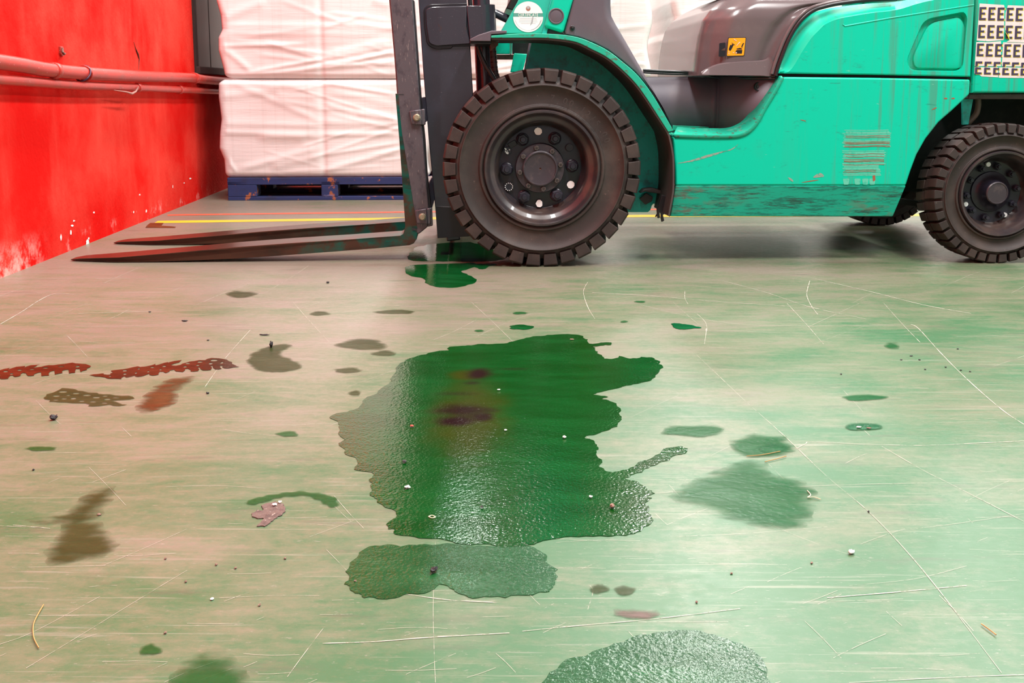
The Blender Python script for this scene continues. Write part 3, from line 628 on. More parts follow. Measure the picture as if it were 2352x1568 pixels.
k.flat(round_poly(onhood([zp(845, 165), zp(1930, 150), zp(1820, 1265), zp(745, 1290)], .0016), .003), 1)
k.flat(round_poly(onhood([zp(880, 195), zp(1900, 180), zp(1790, 1235), zp(775, 1258)], .0020), .003), 0)
for q in ([(1270, 1120), (1320, 940), (1400, 905), (1700, 905), (1675, 1120)], [(1350, 830), (1560, 775), (1690, 830), (1675, 865), (1360, 865)], [(1640, 740), (1660, 640), (1750, 480), (1810, 500), (1710, 690), (1695, 780)],
          [(890, 850), (980, 590), (1050, 630), (1090, 540), (1190, 590), (1060, 850), (980, 965), (900, 900)], [(1050, 475), (1070, 465), (1260, 600), (1240, 620)]): zs(q, .0006, 1)
for q in ([(1180, 250), (1220, 230), (1250, 270), (1370, 350), (1340, 370), (1210, 300)], [(1330, 680), (1420, 540), (1490, 450), (1530, 410), (1580, 440), (1540, 490), (1440, 580), (1360, 680)], [(1120, 1060), (1160, 1030), (1210, 1060), (1160, 1100)],
          [(1290, 1100), (1310, 1040), (1370, 1030), (1375, 1090), (1320, 1130)], [(860, 1010), (925, 1000), (925, 1040), (865, 1050)], [(860, 1100), (925, 1080), (920, 1140), (870, 1150)]): zs(q, .0009, 2)
k.build('warning_sticker', [m_yellow, m_black_ink, m_cream], hood, 0, merge=False)['label'] = 'orange yellow pictogram sticker'
# step well: back wall curving forward to the rim
mb = MB().loft([p + Vector((0, 0, zb)) for p in prof], [p + Vector((0, 0, zt)) for p in prof]); mb.build('step_well', m_grey, truck, 50, solid=.004)
MB().loft([p + Vector((0, 0, zt + .001)) for p in prof], [Vector((p.x, .60, zt + .001)) for p in prof]).build('cab_floor', m_black, truck, 0, solid=.006)
c0 = on_plan(1741, 198.5, -.006); mb = MB().lathe([(.015, .002), (.014, -.002), (.011, .001), (.009, .002), (.006, .002), (.005, -.001)], c0, 28, capb=True); mb.build('well_screw', m_black, truck)
ti = smooth_curve(tpl([(1555, 296), (1600, 299), (1640, 299.5), (1664.5, 299), (1685, 294), (1705, 283), (1726, 261), (1742, 237), (1758, 206), (1775, 176)], .10), 5)
to = smooth_curve(tpl([(1546, 311), (1600, 313), (1640, 313.5), (1675, 313), (1695, 311), (1715.5, 303), (1736, 283), (1758, 244), (1777, 213), (1797, 176)], .034), 5)
ti, to = resample(ti, 60), resample(to, 60)
MB().loft(ti, to).loft(to, [p + Vector((.004, .0, -.006)) for p in to]).build('step_rim', m_green_worn, truck, 40, solid=.008)
MB().tube([p + Vector((.0035, .012, -.0045)) for p in to], .0045, 8).build('step_rim_gap', m_black, truck, 60)
zst = tp(1600, 311, .05).z
st = MB(); xs0, xs1 = tp(1546, 311, .05).x, tp(1690, 311, .05).x
st.box(((xs0 + xs1) / 2, .16, zst - .006), (xs1 - xs0, .25, .012))
for i in range(11):
    for j in range(6): st.box((xs0 + .012 + i * (xs1 - xs0 - .02) / 11, .06 + j * .034, zst + .0015), (.014 if (i + j) % 2 else .006, .006 if (i + j) % 2 else .014, .003))
st.build('step_plate', m_green_worn, truck, 0, 0.001, 1)
slab('step_riser', [(1545, 287.5), (1628, 291), (1630, 300), (1545, 299)], .262, .006, m_green_worn, .001)

# lower side panel with the kicked-in sill
side = [(1545, 315), (1600, 315.8), (1675, 316.5), (1697, 314.5), (1718, 306.5), (1739, 286), (1761, 247), (1780, 215.5), (1800, 176.5), (2000, 178.5), (2229, 182.5), (2227, 217), (2186, 255), (2157, 280), (2127, 318), (2106, 355), (2092, 392), (2081, 426), (1551.5, 426), (1551, 376), (1548, 345)]
sp = tpl(side, .030)
A = tpl([(1551.5, 426), (2081, 426)], .030); B = tpl([(1540, 497), (2051, 497)], .062)
pan = MB().prism(sp, (0, .03, 0)); panel = pan.build('side_panel', m_green, truck, 30, .006, 3)
A2 = [p + Vector((0, .03, 0)) for p in A]; B2 = [p + Vector((0, .02, 0)) for p in B]
MB().add([A[0], A[1], B[1], B[0], A2[0], A2[1], B2[1], B2[0]], [[0, 1, 2, 3], [4, 7, 6, 5], [0, 4, 5, 1], [2, 6, 7, 3], [1, 5, 6, 2], [0, 3, 7, 4]]).build('sill', m_sill, truck, 0, .003)
# torn sticker residue, scuffs
rs = MB(); rnd = random.Random(4)
for v in [298 + i * 3.6 for i in range(11)] + [345 + i * 3.7 for i in range(16)]:
    u1 = 2046 if v < 340 else (2034 if v < 375 else 2022); u0 = 1936 + rnd.uniform(-2, 3)
    if v < 303: u0 += 4
    h = rnd.uniform(1.6, 3.4)
    rs.flat(tpl([(u0, v), ((u0 + u1) / 2, v + rnd.uniform(0, 1.5)), (u1 + rnd.uniform(-6, 2), v - .5), (u1 + rnd.uniform(-6, 2), v + h), ((u0 + u1) / 2, v + h + rnd.uniform(0, 1.2)), (u0, v + h)], .0296), 0)
for v in (312, 315.5, 326, 328.5, 330, 335, 337, 354, 359.5, 366, 369, 371, 378, 391, 394.5):
    u1 = 2044 if v < 340 else (2031 if v < 380 else 2012)
    u0 = 1937 + rnd.uniform(0, 6); n = 14; L = [(u0 + (u1 - u0) * i / n, v + math.sin(i * .45) * .9 + rnd.uniform(-.35, .35)) for i in range(n + 1)]
    rs.loft(tpl([(a, b - .45) for a, b in L], .0292), tpl([(a, b + .5) for a, b in L], .0292), 1)
for u, v in ((1936, 410), (1962, 410), (1980, 410), (1996, 410)): rs.flat(round_poly(tpl([(u, v), (u + 15, v), (u + 13, v + 14), (u + 2, v + 14)], .0296), .004))
rs.flat(round_poly(tpl([(2004, 403), (2010, 402), (2011, 414), (2005, 417)], .0295), .003), 1)
rs.build('sticker_residue', [m_residue, m_redline], panel, 0, merge=False)['label'] = 'pale torn sticker residue with red brown lines'
def scuff(pts, w, m=0):
    P = smooth_curve(tpl(pts, .0295), 4); n = len(P)
    MB().loft([p + Vector((0, 0, w * math.sin(math.pi * (i + .3) / n) / S)) for i, p in enumerate(P)], [p - Vector((0, 0, w * math.sin(math.pi * (i + .3) / n) / S)) for i, p in enumerate(P)]).build('paint_scuff', (m_scuff, m_redline)[m], panel, 0, merge=False)
scuff([(1557, 375), (1590, 369), (1620, 360), (1645, 353), (1668, 346)], 3.0); scuff([(1655, 350), (1680, 343), (1696, 331)], 1.4); scuff([(1838, 275), (1851, 278)], 1.0, 1); scuff([(1841, 419), (1880, 413)], 1.2, 1)
scuff([(1868, 407), (1882, 402), (1892, 404)], 5); scuff([(1810, 408), (1822, 416)], 3); scuff([(2140, 252), (2152, 247)], 1.5, 1); scuff([(2168, 226), (2176, 226)], 1.8, 1); scuff([(2185, 226), (2193, 226)], 1.8, 1)

# upper engine-side cover with the dished handhold
EC = [(1786, 163), (1795, 146), (1814, 99), (1835, 63), (1855, 42), (1874, 29), (1894, 22), (1926, 15), (1995, 7), (2060, 3), (2120, -6), (2241, -22), (2239, 12), (2230, 176.5), (2000, 171.5), (1880, 170), (1790, 168.5)]
er = [.020, .040, .052, .056, .056, .052, .046, .040, .034, .028, .016, .004, .004, .004, .004, .004, .006]
ep = [Vector((p.x, p.z, r)) for p, r in zip(tpl(EC, .032), er)]
es = []
for i in range(len(ep)):
    if i < 10:
        es += smooth_curve(ep[max(0, i - 1):i + 3], 4)[(4 if i > 0 else 0):(8 if i > 0 else 4)]
    else: es.append(ep[i])
HO = round_poly([Vector((p.x, p.z, 0)) for p in tpl([(2122, 44), (2215, 26.5), (2222, 40), (2211, 164.5), (2090, 163), (2081, 140)], .032)], [.03, .022, .02, .03, .03, .02])
HI = round_poly([Vector((p.x, p.z, 0)) for p in tpl([(2131, 52), (2203, 38), (2215, 60), (2211, 158.5), (2098, 156.5), (2094, 132)], .05)], [.035, .025, .02, .025, .025, .02])
HO, HI = resample(HO, 72, True), resample(HI, 72, True)
mb = MB(); pillow(mb, [(p.x, p.y) for p in es], [p.z for p in es], .032, .05, hole=[Vector((p.x, .032, p.y)) for p in HO], K=1)
ho = [Vector((p.x, .032, p.y)) for p in HO]; h1 = [Vector((p.x * .985 + q.x * .015, .036, p.y * .985 + q.y * .015)) for p, q in zip(HO, HI)]
h2 = [Vector((p.x * .55 + q.x * .45, .052, p.y * .55 + q.y * .45)) for p, q in zip(HO, HI)]
hc = sum((Vector((q.x, 0, q.y)) for q in HI), Vector()) / len(HI)
h3 = [Vector((q.x, .050, q.y)) for q in HI]; h4 = [Vector((q.x + (hc.x - q.x) * .02, .043, q.y + (hc.z - q.y) * .02)) for q in HI]; h5 = [Vector((q.x + (hc.x - q.x) * .06, .0415, q.y + (hc.z - q.y) * .06)) for q in HI]
for a, b in ((ho, h1), (h1, h2), (h2, h3), (h3, h4), (h4, h5)): mb.loft(a, b, 0, True)
mb.add(h5, [list(range(len(h5)))])
cover = mb.build('engine_side_cover', m_green, truck, 28)
gl = MB()
for pts in ([(1936, 56), (1941, 59.5), (2040, 42), (2140, 26), (2237, 11)],):
    L = tpl(pts, .032); gl.loft([p + Vector((0, 0, .0022)) for p in L], [p + Vector((0, -.0022, -.0005)) for p in L]).loft([p + Vector((0, -.0022, -.0005)) for p in L], [p + Vector((0, 0.0, -.005)) for p in L])
gl.build('pressed_crease', m_green, cover, 20)
slab('panel_gap', [(1781, 165), (2232, 174), (2232, 186), (1781, 178)], .055, .02, m_void)
slab('panel_joint', [(2225, -20), (2250, -20), (2236, 214), (2222, 214)], .058, .02, m_void)

# counterweight with the letter sheets
CWT = [(2245, -140), (2240, 100), (2232.5, 213), (2480, 213), (2510, 300), (2530, 430), (2780, 430), (2860, 200), (2860, -140)]
cp = tpl(CWT, .03); cr = [.012, .012, .008, .008, .02, .02, .03, .10, .05]
mb = MB(); pillow(mb, [(p.x, p.z) for p in cp], cr, .026, TRUCKW - .052, K=4); cw = mb.build('counterweight', m_green, truck, 40)
def sheet(quads, letters, name):
    k = MB()
    for q in quads: k.flat(tpl(q, .0252), 0)
    for (u, v, w, h, cut) in letters:
        for dx, dv, y, m in ((1.8, .9, .0246, 2), (0, 0, .0240, 1)):
            lean = -1.0 * h / 30
            bars = [(0, 0, .35, 1), (0, 0, 1, .16), (0, .42, .86, .57), (0, .84, 1, 1)]
            for (a, b, c, d) in bars:
                lo, hi = cut; b2, d2 = max(b, lo), min(d, hi)
                if d2 <= b2: continue
                P = [(a, b2), (c, b2), (c, d2), (a, d2)]
                k.flat(tpl([(u + dx + x * w + lean * yy * 1.6, v + dv + (yy - lo) * h) for x, yy in P], y - .00003 * (bars.index((a, b, c, d)))), m)
    o = k.build(name, [m_paper, m_ink, m_yellow_ink], cw, 0, merge=False); o['label'] = 'worn white sheet printed with rows of the letter E'
RW = [(2250.3, 16.2, 30), (2248.2, 57.5, 30), (2244.5, 100, 30)]
def rowl(u0, v, n0, n1, h, cut=(0, 1)): return [(u0 + i * 21.0, v + i * .55, 15.4, h, cut) for i in range(n0, n1)]
sheet([[(2250, 8), (2306, 11.5), (2307, 15), (2306, 84), (2305, 92), (2270, 95), (2243.5, 93)]], rowl(2250.3, 16.2, 0, 3, 30) + rowl(2248.2, 57.2, 0, 3, 30), 'letter_sheet')
sheet([[(2315, 12), (2420, 16), (2420, 102), (2312, 96), (2318, 92), (2313, 75), (2308.5, 68), (2309.5, 30)]], rowl(2250.3, 16.2, 3, 8, 30) + rowl(2248.2, 57.2, 3, 8, 30), 'letter_sheet')
sheet([[(2242.5, 96.5), (2270, 97), (2299, 94.5), (2299, 152), (2239, 151.5)]], rowl(2244.8, 100, 0, 3, 29) + rowl(2241.0, 141, 0, 3, 29, (0, .37)), 'letter_sheet')
sheet([[(2304, 97), (2420, 102), (2420, 154), (2301, 152)]], rowl(2244.8, 100, 3, 8, 29) + rowl(2241.0, 141, 3, 8, 29, (0, .37)), 'letter_sheet')
sheet([[(2239, 154.2), (2293, 154.5), (2292.5, 177.5), (2254, 175.5), (2248, 170), (2238, 168.5)]], rowl(2240.5, 154.6, 0, 3, 26, (.40, 1)), 'letter_sheet')
sheet([[(2295, 154.5), (2420, 156), (2420, 180), (2294, 178.5)]], rowl(2240.5, 154.6, 3, 8, 26, (.40, 1)), 'letter_sheet')
k = MB(); k.add(tpl([(2307, 70), (2319, 92), (2318, 85)], .0235) + tpl([(2312, 78)], .015), [[0, 3, 2], [0, 1, 3], [1, 2, 3]]); k.build('peeled_corner', m_yellow_ink, cw, 0)

# rear arch, chassis
slab('counterweight_lip', [(2226, 215), (2500, 214), (2500, 228), (2224, 228)], .06, .12, m_liner, .004)
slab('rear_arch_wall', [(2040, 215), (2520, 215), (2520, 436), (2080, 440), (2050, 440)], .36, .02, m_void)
mb = MB(); mb.box(((tp(1560, 300, .3).x + tp(2080, 300, .3).x) / 2, TRUCKW / 2, .42), (tp(2080, 300, .3).x - tp(1560, 300, .3).x, TRUCKW - .62, .36)); mb.build('chassis', m_void, truck, 0, .01)
mb = MB(); mb.box((rx, TRUCKW / 2, RR + .02), (.12, TRUCKW - 2 * YR - .26, .10)); mb.build('steer_axle', m_void, truck, 0, .01)
mb = MB(); mb.box((wc.x, TRUCKW / 2, wc.z), (.20, TRUCKW - .56, .17)); mb.build('drive_axle', m_void, truck, 0, .02)
slab('link_rod', [(2070, 455), (2110, 462), (2110, 474), (2068, 470)], .28, .03, m_void, .003)
slab('arch_bracket', [(2210, 226), (2236, 226), (2225, 286), (2211, 287)], .10, .01, m_teal, .002)
MB().tube(smooth_curve(tpl([(2246, 222), (2247, 240), (2243, 260), (2230, 276), (2222, 284)], .15), 4), .010, 10).build('arch_hose', m_beige, truck, 50)
# far flank of the truck
far = tpl([(1545, 315), (1780, 215), (1800, 176), (2229, 182), (2227, 217), (2157, 280), (2106, 355), (2081, 426), (2051, 497), (1540, 497), (1551, 426)], .03)
MB().prism([Vector((p.x, TRUCKW - .03, p.z)) for p in far], (0, -.03, 0)).build('far_side_panel', m_green, truck, 0, .004)
fl_ = smooth_curve(tpl(LIP_T, 0), 3); fl2 = [p + (Vector((wc.x, 0, wc.z)) - p).normalized() * .012 for p in fl_]
MB().prism([Vector((p.x, TRUCKW, p.z)) for p in fl_] + [Vector((p.x, TRUCKW, p.z)) for p in fl2[::-1]], (0, -.26, 0)).build('far_mudguard', m_green, truck, 40)

# mast: rails, braces, cylinders, hoses
RAIL = [(961, 0), (971, 151), (984.5, 320), (999, 470), (1005.4, 546), (1074, 541), (1073, 537), (1120, 537), (1092, 310), (1086.5, 214), (1080, 102), (1075, 50), (1072, 0), (1010, -830), (907, -830)]
rail = slab('mast_rail', RAIL, .235, .022, m_mast, .003)
slab('mast_rail', [(963, 0), (986, 320), (1006, 540), (1050, 541), (1030, 320), (1005, 0), (950, -830), (909, -830)], .258, .08, m_mast, .004)
slab('mast_foot', [(999.5, 473), (1005, 547), (1073, 543), (1120, 539), (1112, 480)], .2335, .004, m_mast_low, .001)  # blackens the lower end of the mast rail
br = round_poly(tpl([(977, 22), (990, 15.5), (1072, 13), (1072, 60), (1080, 101), (1002, 106), (985, 100), (979, 60)], .222), [.02, .02, 0, 0, 0, .02, .02, 0])
MB().prism(br, (0, .014, 0)).build('brace_plate', m_mast, truck, 40, .003)
rim_ = round_poly(tpl([(973, 19), (987, 9.5), (1073, 7), (1073, 60), (1081, 106), (1040, 107), (1036, 112), (1001, 114), (981, 104), (974, 62)], .2315), [.02, .02, 0, 0, 0, 0, 0, .02, .02, 0])
MB().prism(rim_, (0, .005, 0)).build('brace_weld', m_mast_low, truck, 40, .002)
def vtube(name, u0, v0, u1, v1, y, r, mat, n=36):
    return MB().tube([tp(u0, v0, y), tp(u1, v1, y)], r, n).build(name, mat, truck, 50)
vtube('lift_cylinder', 1068, -830, 1118, 300, .30, .031, m_mast)
a0, a1 = tp(1104, 12, .27), tp(1110, 100, .27)
vtube('cylinder_collar', 1105.5, 13, 1111, 98, .27, .048, m_mast)
slab('collar_strap', [(1071, 13), (1106, 12.5), (1112, 98), (1079.5, 101)], .222, .010, m_mast, .003)
vtube('lift_rod', 1078, -20, 1080, 13, .28, .008, m_hose, 16)
MB().tube(smooth_curve(tpl([(1097, 105), (1103, 124), (1113, 146), (1124, 164), (1136, 184), (1160, 230)], .21), 4), .0085, 12).build('hydraulic_hose', m_hose, truck, 60)
hp_ = smooth_curve(tpl([(1131, 96), (1132, 112), (1134, 135), (1136, 158), (1141, 178), (1160, 215)], .24), 6)
mb = MB().tube(hp_, .0115, 14)
for i in range(2, len(hp_) - 2, 3):
    t = (hp_[i + 1] - hp_[i - 1]).normalized(); mb.tube([hp_[i] - t * .0015, hp_[i] + t * .0015], .0128, 14, 1)
mb.build('wrapped_hose', [m_wraphose, m_black], truck, 60)
for v in (380,): pass
# far mast rail and crossmembers
slab('mast_rail', [(p[0], p[1]) for p in RAIL], TRUCKW - .257, .022, m_mast, .003)
q = [tp(1040, 528, .3), tp(1005, 60, .3), tp(950, -640, .3)]
for p in q: MB().box((p.x, TRUCKW / 2, p.z), (.05, TRUCKW - .53, .07), 0, Matrix.Rotation(R(-6), 3, 'Y')).build('mast_crossmember', m_mast, truck, 0, .005)
# carriage
CB = [(894.5, 0), (906.5, 132.6), (915.5, 255), (929, 390), (944, 533), (962, 537.6), (982.4, 521), (984, 500), (985, 478), (976, 370), (966, 251), (957, 125), (947.8, 0), (925, -330), (868, -330)]
cbar = slab('carriage_side_plate', CB, .150, .016, m_plate, .004)
slab('carriage_flange', [(893.7, 0), (905.7, 132.6), (914.7, 255), (928, 390), (943, 533), (947, 533), (932, 390), (919, 255), (910, 132.6), (898, 0), (872, -330), (866, -330)], .152, .04, m_rust, .002)
slab('carriage_web', [(948, 0), (966, 251), (972, 320), (978, 400), (986, 478), (990, 478), (981, 400), (976, 320), (969, 250), (950.5, 0)], .168, .06, m_black, .001)
for (u, v) in ((957, 270), (970, 498)):
    cl = slab('clip_plate', [(u - 17, v - 15), (u + 10, v - 19), (u + 12, v + 17), (u - 13, v + 15)], .138, .012, m_plate, .003)
    slab('clip_tab', [(u + 9, v - 19), (u + 18.5, v - 20), (u + 20, v + 17), (u + 11, v + 17)], .147, .03, m_plate, .003)
    c0 = tp(u, v, .130); MB().lathe([(.0125, .008), (.0125, .004), (.0105, .003), (.0105, -.004), (.0085, -.006)], c0, 20, capb=True).build('clip_bolt', m_brass, cl)
slab('lower_clip', [(984, 478), (992.6, 477.6), (994, 518.5), (982, 521)], .156, .02, m_plate, .002)
for (v, hgt) in ((260, .10), (480, .10)):
    p = tp(950 + (v - 260) * .085, v, .16); MB().box((p.x, TRUCKW / 2 - .02, p.z), (.035, TRUCKW - .36, hgt), 0, Matrix.Rotation(R(-6), 3, 'Y')).build('carriage_bar', m_mast, truck, 0, .004)

# forks: blade tapering to the tip, heel bend and shank in one bar
def fork(px_top_heel, px_top_tip, px_bot, heel, shank, y0, w, name='fork'):
    # side outline given at the near face of the bar
    side_ = px_top_heel + px_top_tip + px_bot + heel + shank
    P = tpl(side_, y0)
    return MB().prism(P, (0, w, 0)), P
FY0, FW = .150, .130
nf = [(931, 520), (926, 537), (919.6, 541), (800, 549.5), (666, 558), (533.7, 568), (400, 580), (273.5, 591), (175, 596.5), (152, 600)] + [(152, 601.5), (250, 602.2), (360, 601), (450, 598), (533.7, 594.4), (650, 586.5), (750, 579), (860, 570.5), (941, 563), (950, 559), (957, 549), (959.5, 526)] + [(955, 470), (948, 400), (935, 290), (928.5, 215), (908, 215), (917, 320), (924, 420)]
tipx = tp(152, 600, FY0).x; tipx2 = tp(300, 590, FY0).x
def make_fork(y0, dx=0.0, dz=0.0):
    P = [p + Vector((dx, y0 - FY0, dz)) for p in tpl(nf, FY0)]
    mb = MB(); n = len(P); rows = []
    for t in (0, .12, .35, .65, .88, 1):
        row = []
        for p in P:
            f = max(0, min(1, ((tipx2 + dx) - p.x) / (tipx2 - tipx))); half = FW / 2 * (1 - .62 * f ** 2.2)
            row.append(Vector((p.x, y0 + FW / 2 + (t - .5) * 2 * half, p.z)))
        rows.append(row)
    for A, B in zip(rows, rows[1:]): mb.loft(A, B, 0, True)
    mb.add(rows[0], [list(range(n))]); mb.add(rows[-1], [list(range(n))])
    o = mb.build('fork', [m_fork, m_fork_shank], truck, 35, .003)
    hx = tp(905, 550, FY0).x + dx
    for pl in o.data.polygons:
        if pl.center.x > hx + .012 * math.sin(pl.center.z * 90): pl.material_index = 1
    return o
make_fork(FY0)
ft = floor_pt(266, 558.5) - T0
make_fork(ft.dot(AY) - FW / 2, ft.dot(AX) - tp(152, 600, FY0).x, 0.0)

# seat, wheel, guard roof (above the picture, mirrored in the wet floor)
zs_ = tp(1850, -28, .2).z; xs_ = tp(1850, 0, .2).x
def rbox(name, c, d, mat, bev, rot=None): return MB().box(c, d, 0, rot).build(name, mat, truck, 60, bev, 4)
rbox('seat', (xs_ - .04, TRUCKW / 2, zs_ + .08), (.50, .48, .15), m_black, .04)
rbox('backrest', (xs_ + .24, TRUCKW / 2, zs_ + .38), (.13, .46, .56), m_black, .04, Matrix.Rotation(R(10), 3, 'Y'))
px_ = tp(1400, -250, .5); p2 = tp(1350, 40, .5)
MB().tube([p2, px_], .025, 14).build('steering_column', m_black, truck, 50)
ax = (px_ - p2).normalized(); e1 = Vector((0, 1, 0)); e2 = ax.cross(e1)
MB().tube([px_ + (e1 * math.cos(R(t)) + e2 * math.sin(R(t))) * .17 for t in range(0, 361, 12)], .013, 10, caps=False).build('hand_wheel', m_black, truck, 60)
zr = tp(1440, -830, .1).z; x0r, x1r = tp(1400, -800, .1).x, tp(2240, -800, .1).x
rf = MB()
for y in (.10, TRUCKW - .10): rf.box(((x0r + x1r) / 2, y, zr), (x1r - x0r, .06, .06))
for i in range(8): rf.box((x0r + (x1r - x0r) * i / 7, TRUCKW / 2, zr), (.035, TRUCKW - .2, .05))
rf.build('guard_roof', m_green, truck, 0, .006)
for y in (.08, TRUCKW - .13):
    P = tpl([(2165, -20), (2215, -20), (2262, -830), (2222, -830)], .1); MB().prism([Vector((p.x, y, p.z)) for p in P], (0, .05, 0)).build('guard_post', m_green, truck, 0, .004)
P = tpl([(1152, 69), (1246, 77), (1269, -5), (1345, -250), (1400, -430), (1470, -800), (1420, -800), (1352, -440), (1300, -270), (1191, 0)], .06)
MB().prism([Vector((p.x, TRUCKW - .11, p.z)) for p in P], (0, .05, 0)).build('guard_leg', m_green, truck, 0, .004)

# ------------------------------------------------------------------ stacked wrapped loads on blue pallets
RYAW = R(2.0)
L0 = floor_pt(524, 460.5)
BX, BY = Vector((math.cos(RYAW), math.sin(RYAW), 0)), Vector((-math.sin(RYAW), math.cos(RYAW), 0))
def rpt(u, v, y=0.0):
    p = on_plane(u, v, L0 + BY * y, BY) - L0
    return Vector((p.dot(BX), y, p.z))
PW = rpt(994, 459).x; PD = 1.0; PZ = rpt(760, 407.5).z; PP = rpt(1028, 300).x; PC = rpt(1552, 60).x
m_pallet = paint('worn_blue_pallet_wood', (0.011, 0.024, 0.105), 0.7, [dict(scale=7, stretch=(1, 1, 3), lo=0.50, hi=0.68, col=(0.012, 0.018, 0.06), amt=0.9, detail=7), dict(scale=15, lo=0.59, hi=0.64, col=(0.34, 0.10, 0.03), amt=0.9, detail=5), dict(scale=5, stretch=(1, 1, 3), lo=0.66, hi=0.72, col=(0.14, 0.13, 0.26), amt=0.7, loc=(4, 0, 0))])
def make_pallet(label):
    t = thing('pallet', label, 'pallet', L0, RYAW, 'blue pallets in the row behind the forklift')
    zt0 = PZ - .030; e = .0
    for i in range(5):
        MB().box((PW / 2, .06 + i * (PD - .12) / 4, PZ - .010), (PW, .12, .020)).build('deck_board', m_pallet, t, 0, .002, 1)
    for x in (.0, PW / 2 - .05, PW - .10):
        MB().box((x + .05, PD / 2, PZ - .030), (.10, PD, .018)).build('stringer_board', m_pallet, t, 0, .002, 1)
    xl = rpt(590, 440).x
    for (xa, xb) in ((0, xl), (rpt(738, 440).x, rpt(776, 440).x), (PW - xl, PW)):
        for j, ya in enumerate((0, PD / 2 - .05, PD - .10)):
            MB().box(((xa + xb) / 2, ya + .05, (.020 + PZ - .039) / 2), (xb - xa, .10, PZ - .039 - .020)).build('block', m_pallet, t, 0, .003, 1)
    for y in (.05, PD / 2, PD - .05):
        MB().box((PW / 2, y, .010), (PW, .10, .020)).build('bottom_board', m_pallet, t, 0, .002, 1)
    MB().box((PW / 2, .004, PZ - .028), (PW, .008, .020)).build('edge_board', m_pallet, t, 0, .001, 1)
    return t
def film_material():
    n = NT('white_stretch_film'); x, y, z = n.xyz()
    vl = n.rng(n.noise(1, 3, 0.5, n.mapped((42, 6, .25))), 0.50, 0.66, 0, 0.55)
    painted_sheen = n.rng(n.noise(1, 6, 0.6, n.mapped((1.2, 3, 9), (0, R(12), 0))), 0.52, 0.72, 0, 0.5)  # paler streaks paint a sheen into the film colour
    c = n.mix(vl, (0.745, 0.735, 0.725), (0.68, 0.655, 0.64)); c = n.mix(painted_sheen, c, (0.79, 0.78, 0.775))
    n.set(color=c, rough=0.30, coat=0.4, coatr=0.15)
    n.put(n.bsdf.inputs['Subsurface Weight'], 0.0)
    h = n.math('ADD', n.noise(1, 6, 0.6, n.mapped((2, 5, 26), (0, R(9), 0))), n.math('MULTIPLY', n.noise(1, 5, 0.6, n.mapped((3, 5, 34), (0, R(-13), 0), (2, 1, 4))), 0.9))
    n.bump(h, 0.11, 0.02)
    return n.mat
m_film = film_material()
LOW = [((200, 600), (790, 870)), ((160, 580), (790, 650)), ((850, 600), (1340, 680)), ((850, 640), (1340, 760)), ((850, 760), (1050, 810)), ((1050, 810), (1360, 860)), ((90, 950), (800, 970)), ((800, 970), (1370, 965)), ((90, 890), (800, 905)), ((800, 880), (1370, 890)), ((100, 1050), (210, 1240)), ((230, 1220), (800, 1060)), ((800, 1120), (1370, 1030)), ((820, 1230), (1370, 1080)), ((450, 1200), (800, 1120)), ((360, 990), (700, 990)), ((100, 700), (500, 640)), ((480, 690), (780, 700))]
UPP = [((90, 185), (1310, 190)), ((90, 240), (1310, 245)), ((100, 140), (400, 10)), ((130, 280), (860, 390)), ((860, 390), (1310, 300)), ((290, 520), (860, 420)), ((860, 420), (1330, 330)), ((90, 310), (300, 510)), ((860, 90), (1300, 150)), ((1180, 0), (1300, 40)), ((250, 545), (1330, 440)), ((700, 490), (1330, 380)), ((100, 330), (700, 320)), ((600, 295), (1300, 300))]
LEFT_LOW = [(405, 515), (367, 512), (341, 501), (306, 502), (274, 505.5), (223, 499), (191, 499), (182, 503)]
LEFT_UPP = [(181, 521), (176, 514), (159, 511), (115, 499), (86, 498.5), (68, 507), (35, 504), (0, 494), (-60, 500), (-250, 503)]
